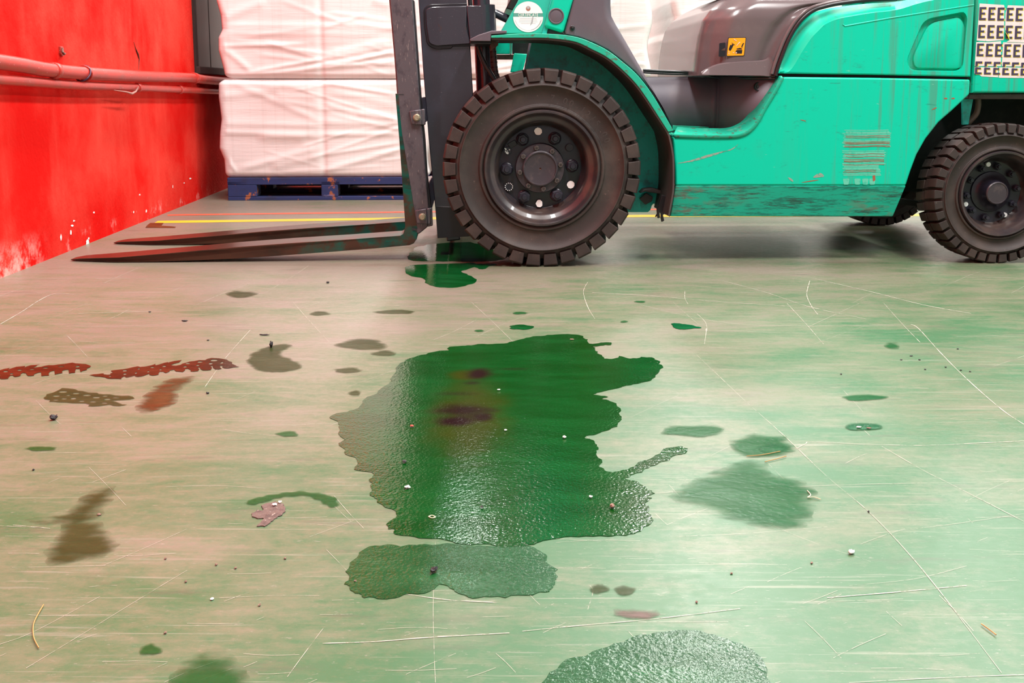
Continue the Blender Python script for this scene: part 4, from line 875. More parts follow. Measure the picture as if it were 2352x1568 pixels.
def load_mesh(name, z0, z1, lines, left, seed):
    rg = random.Random(seed)
    segs = []
    for a, b in lines:
        A_, B_ = rpt(480 + a[0] / 3.137, a[1] / 3.137), rpt(480 + b[0] / 3.137, b[1] / 3.137)
        segs.append((A_.x, A_.z, B_.x, B_.z, rg.uniform(.0025, .006), rg.uniform(.010, .026)))
    for i in range(26):
        x, z, ang, ln = rg.uniform(0, PW), rg.uniform(z0, z1), rg.choice((-1, 1)) * rg.uniform(.02, .35), rg.uniform(.2, .6)
        segs.append((x, z, x + ln * math.cos(ang), z + ln * math.sin(ang), rg.uniform(.001, .003), rg.uniform(.006, .016)))
    lf = sorted([(rpt(520, v).z, rpt(u, v).x) for v, u in left])
    def leftx(z):
        if z <= lf[0][0]: return lf[0][1]
        for (za, xa), (zb_, xb_) in zip(lf, lf[1:]):
            if z <= zb_: return xa + (xb_ - xa) * (z - za) / (zb_ - za)
        return lf[-1][1]
    NX, NC, NS, NZ = 150, 6, 24, max(60, int((z1 - z0) * 150))
    ring = []; rc = .035; X0, X1, Y0, Y1 = 0.0, PW, 0.0, PD
    def side(a, b, n, nx, ny, tagf): return [((a[0] + (b[0] - a[0]) * i / n), (a[1] + (b[1] - a[1]) * i / n), nx, ny, tagf) for i in range(n)]
    def corner(cx, cy, a0): return [(cx + rc * math.cos(R(a0 + 90 * i / NC)), cy + rc * math.sin(R(a0 + 90 * i / NC)), math.cos(R(a0 + 90 * i / NC)), math.sin(R(a0 + 90 * i / NC)), 'c') for i in range(NC)]
    ring += side((X0 + rc, Y0), (X1 - rc, Y0), NX, 0, -1, 'f') + corner(X1 - rc, Y0 + rc, -90) + side((X1, Y0 + rc), (X1, Y1 - rc), NS, 1, 0, 'r') + corner(X1 - rc, Y1 - rc, 0) + side((X1 - rc, Y1), (X0 + rc, Y1), NS, 0, 1, 'b') + corner(X0 + rc, Y1 - rc, 90) + side((X0, Y1 - rc), (X0, Y0 + rc), NS, -1, 0, 'l') + corner(X0 + rc, Y0 + rc, 180)
    M_ = len(ring); vs, fs = [], []; H = z1 - z0
    gap = rpt(480 + 822 / 3.137, 300).x
    for j in range(NZ + 1):
        t = j / NZ; z = z0 + H * t; ed = min(t, 1 - t) * H; pin = .022 * max(0, 1 - ed / .03) ** 2
        lx = leftx(z) + .0
        for (x, y, nx, ny, tg) in ring:
            d = -pin
            if tg == 'f':
                for (ax_, az_, bx_, bz_, amp, w) in segs:
                    dx, dz = bx_ - ax_, bz_ - az_; L2 = dx * dx + dz * dz
                    k = ((x - ax_) * dx + (z - az_) * dz) / L2
                    if -.05 < k < 1.05:
                        q = (x - ax_ - k * dx) ** 2 + (z - az_ - k * dz) ** 2
                        if q < w * w * 6: d += amp * math.exp(-q / (w * w)) * min(1, (k + .05) * 6, (1.05 - k) * 6)
                d -= .006 * math.exp(-((x - gap) / .018) ** 2)
            wl_ = max(0, 1 - (x - X0) / .20) if tg in 'fc' else (1 if tg == 'l' else 0)
            wr_ = max(0, 1 - (X1 - x) / .20) if tg in 'fc' else (1 if tg == 'r' else 0)
            xx = x + nx * d + wl_ * lx + wr_ * (.012 * math.sin(z * 21) - .012); yy = y + ny * d
            vs.append((xx, yy, z))
    for j in range(NZ):
        for i in range(M_): fs.append([j * M_ + i, j * M_ + (i + 1) % M_, (j + 1) * M_ + (i + 1) % M_, (j + 1) * M_ + i])
    fs.append(list(range(M_))[::-1]); fs.append([NZ * M_ + i for i in range(M_)])
    mb = MB().add(vs, fs); o = mb.build(name, m_film, None, 50, merge=False); o.location = L0; o.rotation_euler = (0, 0, RYAW)
    return o
ZT = rpt(760, 180.5).z
lo = load_mesh('wrapped_load', PZ, ZT - .004, LOW, LEFT_LOW, 3)
up = load_mesh('wrapped_load', ZT - .001, 1.55, UPP, LEFT_UPP, 5)
GL = 'film wrapped loads in the row of pallets'
pal = make_pallet('worn blue wooden pallet under the stack nearest the red wall')
tag(lo, 'white stretch-wrapped load resting on the blue pallet near the red wall', 'wrapped load', GL)
tag(up, 'upper white stretch-wrapped load stacked on the load beside the red wall', 'wrapped load', GL)
spots = [(PP, 'the middle stack seen between mast and engine hood'), (PC, 'the stack behind the brown grey engine hood')]
for off, where in spots:
    for src, lab in ((pal, 'blue wooden pallet carrying ' + where), (lo, 'white wrapped load at the foot of ' + where), (up, 'white wrapped load on top of ' + where)):
        c = copy_tree(src); c.location = L0 + BX * off; c['label'] = lab

# ------------------------------------------------------------------ pipes on the red wall
def pipe(name, px, off, rads, label, couplings, cl_r):
    t = thing(name, label, 'pipe', (0, 0, 0), 0, 'red pipes along the red wall')
    pts = [wall_pt(u, v, off) for u, v in px]
    t.location = pts[0]
    loc = [p - pts[0] for p in pts]
    # straight wall: extend beyond both ends
    d1 = (loc[-1] - loc[-3]).normalized(); loc = [loc[0] - (loc[2] - loc[0]).normalized() * 1.2] + loc + [loc[-1] + d1 * 2.5]
    sm_ = smooth_curve(loc, 6); rad = rads
    MB().tube(sm_, rad, 28).build('pipe_run', m_redpipe, t, 60)
    for (u, v, ln, rr) in couplings:
        c = wall_pt(u, v, off) - pts[0]; j = min(range(len(sm_) - 1), key=lambda i: (sm_[i] - c).length); d = (sm_[j + 1] - sm_[j]).normalized()
        j0 = sm_[j] + d * (c - sm_[j]).dot(d)
        MB().tube([j0 - d * ln / 2, j0 - d * ln * .4, j0 + d * ln * .4, j0 + d * ln / 2], [rad + rr * .5, rad + rr, rad + rr, rad + rr * .5], 28).build('coupling', m_redpipe, t, 40)
    return t, pts[0]
pu, o_u = pipe('wall_pipe', [(0, 142), (105, 159.5), (198, 168.5), (320, 175), (440, 179), (500, 186)], .045, .0245, 'thicker red painted pipe along the red wall, upper of the two', [(125, 162, .03, .004), (446, 179.5, .05, .004)], 1)
pl_, o_l = pipe('wall_pipe', [(0, 183), (180, 196), (320, 201.5), (412, 206), (497, 210)], .034, .0170, 'thinner red painted pipe running just below the thicker one', [(315, 201.3, .03, .004), (412, 206, .035, .005)], 1)
def ring_at(u, v, off, rad, name, mat, w, parent, org, ang=0):
    c = wall_pt(u, v, off) - org; q = []
    for a in range(0, 361, 20): q.append(c + WN * (rad * math.cos(R(a))) + Vector((0, 0, rad * math.sin(R(a)))) + WD * (math.sin(R(a)) * ang))
    return MB().tube(q, w, 8, caps=False).build(name, mat, parent, 60)
m_tie = paint('dark_blue_cable_tie', (0.05, 0.012, 0.045), 0.4)
ring_at(190, 168, .045, .029, 'cable_tie', m_tie, .003, pu, o_u, .02); ring_at(194, 168, .045, .028, 'cable_tie', m_redpipe, .003, pu, o_u, -.01)
m_web = paint('grey_brown_cobweb', (0.42, 0.20, 0.17), 0.8)
q = [wall_pt(u, v, .055) for u, v in ((262, 207), (290, 211), (303, 215), (312, 210), (318, 199))]
tag(MB().tube(q, [.001, .003, .005, .004, .002], 8).build('cobweb_tuft', m_web), 'dusty cobweb tuft hanging under the thin red pipe', 'cobweb')
wc_ = MB()
for (u, v, w, h) in ((201, 557, 9, 14), (204, 547, 4, 6), (166, 518, 8, 5), (163, 533, 5, 12), (140, 544, 4, 16), (170, 507, 6, 4), (216, 488, 4, 5), (437, 410, 5, 4), (321, 447, 4, 4), (336, 485, 3, 8), (307, 487, 3, 6), (397, 428, 2, 8), (423, 420, 3, 3)):
    rg = random.Random(u * 3 + v); wc_.flat([wall_pt(u + w / 2 * rg.uniform(.6, 1.2) * math.cos(t * .785), v + h / 2 * rg.uniform(.6, 1.2) * math.sin(t * .785), .0012) for t in range(8)])
wc_.build('flaked_paint_spots', paint('bare_white_plaster', (0.85, 0.80, 0.77), 0.7), bpy.data.objects['wall_left'], 0, merge=False)
# bracket remnant and wire hook on the wall above the pipes
hk = thing('wall_hook', 'small rusty red hook fixed to the red wall above the pipes', 'hook', wall_pt(144, 120))
o_ = Vector(hk.location)
q = [wall_pt(u, v, .008) - o_ for u, v in ((139, 106), (146, 107), (149, 127), (144, 130), (141, 124))]
MB().prism(q, WN * -.010).build('hook_plate', m_redpipe, hk, 0, .002)
q = [wall_pt(u, v, f) - o_ for u, v, f in ((144, 112, .01), (143, 118, .03), (147, 124, .032), (149, 123, .012))]
MB().tube(smooth_curve(q, 4), .004, 8).build('hook', m_rust, hk, 60)
q = [wall_pt(u, v, .003) for u, v in ((307, 96), (312, 112), (317, 124), (320, 136), (318.5, 160))]
tag(MB().tube(q, [.001, .002, .004, .002, .001], 6).build('wire_stub', m_rust), 'thin dark red wire stub hanging down the red wall to the pipe', 'wire')

# ------------------------------------------------------------------ liquid on the floor
def rough_outline(P, amp, rg, it=2, closed=True):
    for k in range(it):
        Q = []; N = len(P)
        for i in range(N):
            a, b = P[i], P[(i + 1) % N]; d = b - a; Q.append(a)
            nn = Vector((-d.y, d.x, 0)); nn = nn.normalized() if nn.length > 0 else nn
            Q.append((a + b) / 2 + nn * rg.uniform(-1, 1) * min(amp, d.length * .18))
        P = Q; amp *= .6
    return P
from mathutils.geometry import delaunay_2d_cdt
def film(name, px, z, mat, amp=.006, seed=1, sm=0, it=2, soft=0.0):
    # a thin skin of liquid; the attribute 'edge' runs from 0 at the rim to 1 at the distance soft from it
    P = [floor_pt(u, v) for u, v in px]
    if sm: P = smooth_curve(P, sm, True)
    P = rough_outline([Vector((p.x, p.y, 0)) for p in P], amp, random.Random(seed), it)
    c = sum(P, Vector()) / len(P); P = [p - c for p in P]
    n = len(P); mb = MB()
    if not soft:
        tri = tessellate_polygon([P]); pts = P; fs = [list(t) for t in tri]
    else:
        x0, x1, y0, y1 = min(p.x for p in P), max(p.x for p in P), min(p.y for p in P), max(p.y for p in P)
        h = max(min(soft * .5, (y1 - y0) / 5), .006); h = max(h, math.sqrt((x1 - x0) * (y1 - y0) / 1600)); rg = random.Random(seed + 5)
        G = [Vector((x0 + i * h + rg.uniform(-.2, .2) * h, y0 + j * h + rg.uniform(-.2, .2) * h)) for i in range(int((x1 - x0) / h) + 1) for j in range(int((y1 - y0) / h) + 1)]
        V, _, Fc, _, _, _ = delaunay_2d_cdt([Vector((p.x, p.y)) for p in P] + G, [(i, (i + 1) % n) for i in range(n)], [], 1, 1e-6)
        pts = [Vector((v.x, v.y, 0)) for v in V]; fs = [list(f) for f in Fc]
    mb.add([Vector((p.x, p.y, z)) for p in pts], fs)
    if not soft: mb.loft([Vector((p.x, p.y, .0002)) for p in P], [Vector((p.x, p.y, z)) for p in P], 0, True)
    o = mb.build(name, mat, None, 0, merge=False); o.location = (c.x, c.y, 0)
    at = o.data.attributes.new('edge', 'FLOAT', 'POINT')
    if soft:
        E = [(P[i], P[(i + 1) % n]) for i in range(n)]
        for i, v in enumerate(o.data.vertices):
            q = Vector((v.co.x, v.co.y, 0)); best = 9
            for a, b in E:
                d = b - a; t = max(0, min(1, (q - a).dot(d) / max(d.length_squared, 1e-12))); best = min(best, (q - a - d * t).length_squared)
            at.data[i].value = min(1, math.sqrt(best) / soft)
    else:
        for d in at.data: d.value = 1.0
    for p in o.data.polygons:
        if p.normal.z < 0: p.flip()
    return o, c
def liquid(name, deep, pale, cover, rough, bscale, bstr, patches=(), alpha=1.0):
    n = NT(name); x, y, z = n.xyz()
    v = n.noise(1, 7, 0.65, n.mapped((5, 16, 1), (0, 0, R(5))))
    c = n.mix(n.rng(v, 0.35, 0.70), deep, pale)
    sp = n.rng(n.noise(1, 3, 0.7, n.mapped((90, 120, 1))), 0.705, 0.74, 0, 0.35); c = n.mix(sp, c, (0.30, 0.30, 0.18))
    ln = n.rng(n.noise(1, 6, 0.6, n.mapped((2.0, 70, 1), (0, 0, R(3)), (5, 2, 0))), 0.67, 0.70, 0, 0.5); c = n.mix(ln, c, tuple(k * .35 for k in deep))
    for (cx, cy, rx_, ry_, col, amt, lo_) in patches:
        c = n.mix(n.math('MULTIPLY', n.ell((cx, cy), rx_, ry_, lo_, 1.0, .8, 14), amt), c, col)
    n.set(color=c, rough=rough, spec=0.5 if rough < .29 else 0.2)
    h = n.math('ADD', n.math('MULTIPLY', n.noise(bscale, 2, 0.5), 0.8), n.math('MULTIPLY', n.noise(bscale * .33, 2, 0.5), 0.7))
    n.bump(h, bstr, 0.003)
    if cover < 1:
        # wet skin: partly a see-through tint over the floor, partly its own body, thinning out at a ragged rim
        tint = tuple(min(1, .32 + 3.2 * k) for k in pale)
        tr = n.new('ShaderNodeBsdfTransparent'); tr.inputs[0].default_value = (*tint, 1)
        cl = n.new('ShaderNodeBsdfTransparent'); m1 = n.new('ShaderNodeMixShader'); m2 = n.new('ShaderNodeMixShader')
        nz = n.noise(1, 7, 0.68, n.mapped((9, 26, 1), (0, 0, R(7)), (2, 9, 0)))
        n.put(m1.inputs[0], n.rng(nz, 0.3, 0.7, max(0, cover - .2), min(1, cover + .2)))
        n.t.links.new(tr.outputs[0], m1.inputs[1]); n.t.links.new(n.bsdf.outputs[0], m1.inputs[2])
        ea = n.new('ShaderNodeAttribute', attribute_name='edge').outputs['Fac']
        al = n.rng(n.math('ADD', ea, n.math('MULTIPLY', n.math('SUBTRACT', nz, 0.5), 1.4)), -0.15, 0.50)
        n.put(m2.inputs[0], n.math('MULTIPLY', al, alpha)); n.t.links.new(cl.outputs[0], m2.inputs[1]); n.t.links.new(m1.outputs[0], m2.inputs[2]); n.t.links.new(m2.outputs[0], n.out.inputs[0])
    return n.mat
def cp_(L, ox=740, oy=740, k=2.3756): return [(ox + a / k, oy + b / k) for a, b in L]
MAIN = cp_([(695, 135), (760, 130), (830, 125), (930, 120), (1010, 115), (1080, 95), (1150, 78), (1230, 70), (1320, 66), (1400, 70), (1425, 80), (1450, 95), (1458, 118), (1520, 112), (1580, 112), (1575, 125), (1520, 128), (1468, 132), (1490, 150), (1510, 175), (1540, 200), (1590, 200), (1620, 185), (1680, 200), (1740, 190), (1800, 193), (1845, 215), (1858, 240), (1840, 270), (1800, 310), (1740, 330), (1660, 345), (1590, 365), (1500, 385), (1480, 396), (1560, 408), (1520, 420), (1570, 432), (1610, 460), (1625, 510), (1635, 530), (1610, 570), (1560, 590), (1500, 610), (1430, 632), (1480, 645), (1500, 670), (1495, 700), (1505, 740), (1510, 790), (1550, 815), (1620, 815), (1700, 790), (1780, 750), (1850, 705), (1900, 685), (1960, 677), (1995, 690), (1985, 715), (1930, 725), (1890, 755), (1830, 775), (1760, 800), (1700, 830), (1650, 850), (1720, 870), (1760, 895), (1800, 920), (1815, 935), (1770, 945), (1800, 960), (1760, 985), (1785, 1010), (1800, 1070), (1780, 1110), (1740, 1140), (1660, 1165), (1560, 1170), (1400, 1172), (1250, 1185), (1170, 1205), (1125, 1216), (950, 1222), (760, 1210), (700, 1195), (560, 1180), (440, 1165), (390, 1150), (400, 1130), (360, 1130), (380, 1080), (410, 1055), (380, 1020), (300, 965), (260, 945), (265, 900), (255, 860), (270, 820), (175, 805), (190, 750), (120, 710), (90, 660), (125, 640), (90, 570), (85, 540), (40, 520), (100, 495), (170, 480), (220, 430), (300, 390), (360, 340), (380, 300), (400, 250), (450, 215), (520, 185), (600, 165), (690, 155)])
mc = sum([floor_pt(u, v) for u, v in MAIN], Vector()) / len(MAIN)
# the film() centre is found after the outline is roughened; patches are set from the same outline below
def patch(u, v, ru, rv, col, amt, lo_, c):
    p = floor_pt(u, v) - c; px2 = floor_pt(u + ru, v) - floor_pt(u, v); py2 = floor_pt(u, v - rv) - floor_pt(u, v + rv)
    return (p.x, p.y, px2.length, py2.length / 2, col, amt, lo_)
m_tmp = bpy.data.materials.new('tmp')
pud, pc = film('oil_puddle', MAIN, .0009, m_tmp, .007, 11)
olive, brown = (0.024, 0.030, 0.0), (0.010, 0.0025, 0.0025)
m_puddle = liquid('dark_green_oily_liquid', (0.0, 0.036, 0.002), (0.001, 0.056, 0.007), 1.0, 0.12, 210, 0.20,
    [patch(1075, 955, 130, 130, olive, .85, .2, pc), patch(1075, 862, 60, 16, olive, .9, .3, pc), patch(1100, 860, 44, 20, brown, 1.0, .2, pc), patch(1085, 880, 30, 7, brown, .7, .1, pc), patch(1045, 905, 70, 8, brown, .5, .1, pc), patch(1062, 945, 100, 24, brown, .95, .1, pc), patch(1110, 942, 60, 9, brown, .6, .1, pc), patch(1045, 968, 62, 18, brown, 1.0, .3, pc), patch(1108, 958, 38, 15, brown, .95, .2, pc), patch(1185, 848, 55, 5, brown, .45, .1, pc)])
pud.data.materials[0] = m_puddle
tag(pud, 'largest dark green oily puddle with brown streaks on the floor before the forklift', 'puddle')
m_wet = liquid('green_liquid_film', (0.003, 0.054, 0.009), (0.012, 0.080, 0.022), .92, 0.22, 210, 0.34)
m_wet2 = liquid('dark_green_liquid', (0.0, 0.045, 0.006), (0.002, 0.075, 0.015), 1.0, 0.07, 120, 0.10)
m_damp = liquid('thin_damp_green_film', (0.002, 0.074, 0.013), (0.010, 0.090, 0.022), .7, 0.30, 120, 0.25, alpha=.85)
m_dampb = liquid('thin_damp_olive_film', (0.028, 0.042, 0.010), (0.042, 0.056, 0.017), .65, 0.32, 120, 0.2, alpha=.85)
m_brownw = liquid('red_brown_liquid_film', (0.034, 0.013, 0.004), (0.050, 0.022, 0.007), .90, 0.22, 90, 0.15)
m_brownp = liquid('brown_damp_film', (0.075, 0.032, 0.008), (0.060, 0.050, 0.016), .75, 0.28, 90, 0.15)
o, _ = film('puddle', cp_([(150, 1330), (200, 1270), (250, 1228), (330, 1218), (430, 1226), (600, 1217), (760, 1213), (860, 1218), (950, 1225), (1125, 1220), (1190, 1250), (1225, 1290), (1250, 1330), (1285, 1350), (1280, 1400), (1260, 1440), (1240, 1470), (1150, 1490), (1000, 1505), (850, 1505), (760, 1485), (720, 1460), (640, 1430), (560, 1480), (420, 1500), (330, 1512), (230, 1505), (180, 1480), (150, 1440), (120, 1430), (150, 1390)]), .0008, m_wet, .006, 5)
tag(o, 'two-lobed green puddle adjoining the near edge of the largest puddle', 'puddle')
o, _ = film('puddle', [(930, 615), (960, 608), (1050, 605), (1088, 603.5), (1096, 612), (1060, 622), (1075, 632), (1095, 642), (1085, 652), (1050, 660), (1010, 660), (982, 652), (972, 640), (940, 632)], .0009, m_wet2, .008, 6, 2, 1)
tag(o, 'small dark green puddle on the floor just before the drive wheel', 'puddle')
o, _ = film('puddle', [(935, 590), (950, 572), (980, 562), (1080, 556), (1130, 570), (1160, 590), (1140, 599), (1060, 601), (980, 600), (945, 598)], .0009, m_wet2, .012, 7, 2, 1)
tag(o, 'shiny wet puddle under the mast between fork heel and drive wheel', 'puddle')
o, _ = film('puddle', [(1086, 609), (1100, 606), (1140, 606), (1138, 609), (1122, 612), (1116, 617), (1100, 618)], .0008, m_wet2, .005, 8, 2, 1)  # dark reflection at the tyre foot, painted as a thin film
tag(o, 'thin dark fringe painting a reflection at the foot of the drive tyre', 'puddle')
o, _ = film('puddle', [(1240, 1600), (1262, 1545), (1320, 1510), (1400, 1485), (1440, 1470), (1470, 1458), (1540, 1450), (1590, 1448), (1640, 1458), (1700, 1478), (1735, 1500), (1755, 1520), (1762, 1545), (1775, 1600), (1740, 1680), (1500, 1700), (1300, 1680)], .0008, m_wet, .006, 9, 2, 1)
tag(o, 'rippled green puddle cut by the lower edge of the photo', 'puddle')

def spot(u, v, a, b, label, mat=None, kind='damp_patch', seed=0, tail=0, amp=.012, cat='damp patch', grp='damp patches on the green floor', z=.0011):
    rg = random.Random(seed * 13 + int(u)); px = []
    for i in range(14):
        t = 2 * math.pi * i / 14; k = rg.uniform(.8, 1.15); px.append((u + a * k * math.cos(t) + tail * max(0, math.cos(t)) ** 6, v + b * k * math.sin(t)))
    soft = min(.035, (floor_pt(u, v - b) - floor_pt(u, v + b)).length * .35)
    o, _ = film(kind, px, z, mat or m_damp, amp, seed + int(v), 3, 1, soft); tag(o, label, cat, grp); return o
def patchpoly(px, label, mat, seed, amp=.012, sm=2, it=2, kind='damp_patch', cat='damp patch', grp='damp patches on the green floor', z=.0011, soft=.022):
    o, _ = film(kind, px, z, mat, amp, seed, sm, it, soft); tag(o, label, cat, grp); return o
patchpoly([(562, 828), (585, 808), (620, 794), (655, 789), (672, 797), (650, 808), (652, 818), (690, 832), (692, 846), (665, 853), (625, 856), (595, 852), (572, 842)], 'heart-shaped grey green damp patch right of the brown tyre prints', m_dampb, 1)
spot(552, 676, 36, 8.5, 'oval olive damp patch on the floor below the fork blades', m_dampb, tail=12)
spot(735, 720, 27, 5, 'faint flat damp patch left of a long thin one, below the fork heel', m_dampb, seed=2)
spot(910, 716, 48, 6, 'long thin damp patch midway between fork heel and largest puddle', m_dampb, seed=3)
spot(836, 792, 64, 13, 'pale oval damp patch touching the upper left rim of the largest puddle', m_dampb, seed=4)
spot(884, 811, 30, 8, 'small leaf-shaped damp patch beside the upper left rim of the largest puddle', m_dampb, seed=5)
spot(1196, 752, 26, 5.5, 'small dark green drop patch just above the largest puddle', m_wet2, seed=6, tail=8)
spot(1101, 760, 12, 3, 'tiny green damp patch left of the dark drop above the largest puddle', m_damp, seed=7)
spot(1194, 719, 20, 3.5, 'faint small damp patch below the drive tyre, above the dark drop', m_damp, seed=8)
patchpoly([(1541, 744), (1560, 743), (1595, 749), (1612, 753), (1590, 755), (1570, 757), (1553, 755)], 'dark green wedge-shaped damp patch above the right arm of the largest puddle', m_wet2, 9, .006)
spot(1433, 739, 10, 3, 'tiny damp patch above the right end of the largest puddle', m_damp, seed=9)
spot(1596, 990, 76, 15, 'long green damp patch right of the largest puddle, beside a rounder patch', m_damp, seed=10)
spot(1750, 1026, 74, 28, 'round green damp patch with a darker middle at the start of a white scratch', m_damp, seed=11)
spot(1775, 1030, 40, 13, 'darker wet core inside the round patch by the white scratch', m_damp, seed=12, z=.0015)
spot(1981, 981, 50, 10, 'dark ragged green damp patch with small debris on it', m_wet, seed=13, amp=.02)
spot(1986, 913, 52, 9, 'slanted green damp patch above the ragged dark one', m_damp, seed=14)
spot(2050, 794, 19, 10, 'small green damp patch below the rear wheel', m_damp, seed=15)
spot(1470, 693, 14, 2.5, 'sliver-thin green damp patch beneath the green side panel', m_damp, seed=16)
spot(800, 851, 36, 7, 'broken grey damp patch left of the largest puddle', m_dampb, seed=17, amp=.025)
spot(814, 903, 17, 7, 'little ragged damp patch close to the left rim of the largest puddle', m_dampb, seed=18, amp=.02)
spot(662, 997, 28, 7, 'faint green streaky damp patch left of the largest puddle', m_damp, seed=19, amp=.02)
spot(95, 1031, 38, 6, 'faint green damp streak near the left edge, below a black chip', m_damp, seed=20, amp=.02)
patchpoly([(1532, 1140), (1580, 1110), (1640, 1080), (1700, 1060), (1760, 1058), (1770, 1085), (1830, 1100), (1868, 1120), (1880, 1170), (1850, 1212), (1790, 1216), (1720, 1208), (1640, 1185), (1580, 1162)], 'big faded green damp patch with tyre ripples right of the largest puddle', m_damp, 21, .02, soft=.06)
patchpoly([(268, 1116), (225, 1121), (190, 1140), (165, 1165), (140, 1180), (55, 1195), (100, 1206), (140, 1206), (125, 1235), (104, 1275), (112, 1302), (170, 1292), (240, 1280), (278, 1250), (252, 1220), (232, 1190), (252, 1160)], 'big dark olive damp patch near the left edge of the floor', m_dampb, 22, .02, soft=.05)
patchpoly([(312, 940), (330, 915), (345, 893), (380, 874), (420, 865), (455, 866), (430, 885), (410, 905), (408, 925), (370, 940), (335, 950)], 'orange brown damp patch below the tyre prints', m_brownp, 23, .02, soft=.05)
patchpoly([(385, 1600), (400, 1545), (425, 1515), (470, 1492), (520, 1492), (545, 1520), (570, 1550), (580, 1600), (480, 1650)], 'dark green damp patch at the lower edge, left of the rippled puddle', m_damp, 24, .02, soft=.05)
spot(345, 1492, 30, 14, 'small dark green blotch at lower left of the floor', m_damp, seed=25, amp=.02)
patchpoly([(560, 1155), (620, 1135), (700, 1128), (760, 1138), (782, 1158), (760, 1168), (735, 1150), (690, 1140), (630, 1146), (590, 1160)], 'faint green tyre arc over the dried mud flake', m_damp, 26, .008, soft=.008)
spot(1376, 1352, 25, 12, 'left of two small brown blots right of the two-lobed puddle', m_dampb, seed=27)
spot(1436, 1356, 28, 12, 'right of two small brown blots right of the two-lobed puddle', m_dampb, seed=28)
patchpoly([(345, 512), (376, 512), (371, 518.5), (405, 521), (403, 523.5), (333, 523.5)], 'dark brown tape remnant on the floor by the end of the yellow line', m_brownp, 33, .004, 0, 1, 'tape_remnant', 'tape', 'marks on the floor', soft=.004)
m_pink = liquid('pinkish_worn_patch', (0.12, 0.085, 0.075), (0.15, 0.11, 0.095), .7, 0.5, 90, 0.1)
patchpoly([(1408, 1400), (1450, 1397), (1510, 1400), (1513, 1416), (1490, 1424), (1440, 1420), (1409, 1415)], 'pinkish brown rectangular smear above the rippled puddle', m_pink, 29, .006, 1)

# tyre tread prints: slanted lug marks joined by a rib, wet and brown
def holed_print(outline, holes, label, mat, seed):
    rg = random.Random(seed); K = lambda a, b: floor_pt(a / 4.2, 800 + b / 4.2)
    P = rough_outline([Vector((q.x, q.y, 0)) for q in (K(*o_) for o_ in outline)], .004, rg, 1); c = sum(P, Vector()) / len(P); loops = [[q - c for q in P]]
    for (x, y, w, h) in holes:
        loops.append([Vector((q.x, q.y, 0)) - c for q in (K(x + w / 2 * math.cos(t * .7) * rg.uniform(.85, 1.1) + h * .3 * math.sin(t * .7), y - h / 2 * math.sin(t * .7) * rg.uniform(.85, 1.1)) for t in range(9))])
    tri = tessellate_polygon(loops); V = [q for L in loops for q in L]
    o = MB().add([Vector((q.x, q.y, .0011)) for q in V], [list(t) for t in tri]).build('tyre_print', mat, None, 0, merge=False); o.location = (c.x, c.y, 0)
    for f in o.data.polygons:
        if f.normal.z < 0: f.flip()
    at = o.data.attributes.new('edge', 'FLOAT', 'POINT')
    for d in at.data: d.value = .55
    tag(o, label, 'tyre print', 'wet tyre prints at the left of the floor'); return o
holed_print([(-220, 250), (-100, 232), (0, 213), (100, 190), (80, 205), (160, 180), (245, 172), (230, 190), (300, 165), (390, 155), (350, 175), (290, 192), (400, 180), (470, 165), (560, 158), (640, 150), (700, 140), (770, 150), (860, 165), (870, 185), (840, 210), (780, 232), (770, 200), (735, 200), (725, 238), (665, 245), (660, 208), (610, 215), (605, 240), (530, 255), (525, 217), (485, 227), (475, 265), (400, 270), (395, 232), (355, 242), (330, 265), (270, 268), (250, 242), (222, 238), (200, 265), (150, 278), (130, 266), (105, 264), (80, 295), (15, 300), (-10, 285), (-40, 285), (-60, 312), (-130, 318), (-160, 300), (-220, 322)],
    [(55, 226, 50, 15), (112, 248, 34, 13), (190, 214, 46, 12), (-10, 262, 30, 14), (-90, 246, 46, 14), (-130, 280, 34, 13), (310, 205, 50, 9), (440, 192, 60, 9), (750, 178, 44, 16), (590, 178, 60, 8)],
    'red brown tread print running off the left edge of the photo', m_brownw, 1)
holed_print([(860, 262), (950, 250), (1000, 245), (1020, 255), (1062, 256), (1095, 232), (1070, 218), (1150, 208), (1240, 195), (1330, 175), (1350, 182), (1400, 178), (1500, 152), (1502, 166), (1560, 150), (1620, 135), (1605, 152), (1680, 125), (1755, 115), (1730, 138), (1650, 162), (1700, 170), (1760, 150), (1830, 130), (1920, 116), (1980, 116), (2040, 95), (2110, 98), (2190, 112), (2240, 135), (2270, 165), (2310, 182), (2200, 195), (2168, 194), (2152, 172), (2128, 168), (2140, 200), (2080, 205), (2052, 170), (2028, 172), (2035, 210), (1960, 215), (1930, 186), (1903, 188), (1910, 222), (1840, 225), (1812, 198), (1788, 200), (1765, 230), (1700, 225), (1680, 207), (1640, 215), (1600, 240), (1572, 228), (1543, 228), (1530, 255), (1470, 265), (1440, 247), (1380, 270), (1330, 278), (1300, 265), (1220, 285), (1200, 272), (1170, 298), (1110, 295), (1040, 293), (960, 275), (900, 268)],
    [(1062, 271, 26, 10), (1205, 218, 46, 15), (1205, 250, 30, 15), (1340, 200, 28, 11), (1312, 240, 20, 15), (1470, 187, 40, 12), (1432, 227, 22, 13), (1585, 176, 42, 13), (1550, 208, 26, 13), (1812, 148, 46, 13), (1787, 180, 34, 14), (1930, 134, 54, 14), (1908, 166, 32, 13), (2065, 118, 72, 18), (2033, 150, 40, 15), (2142, 142, 34, 15)],
    'red brown tread print pointing to the heart-shaped damp patch', m_brownw, 2)
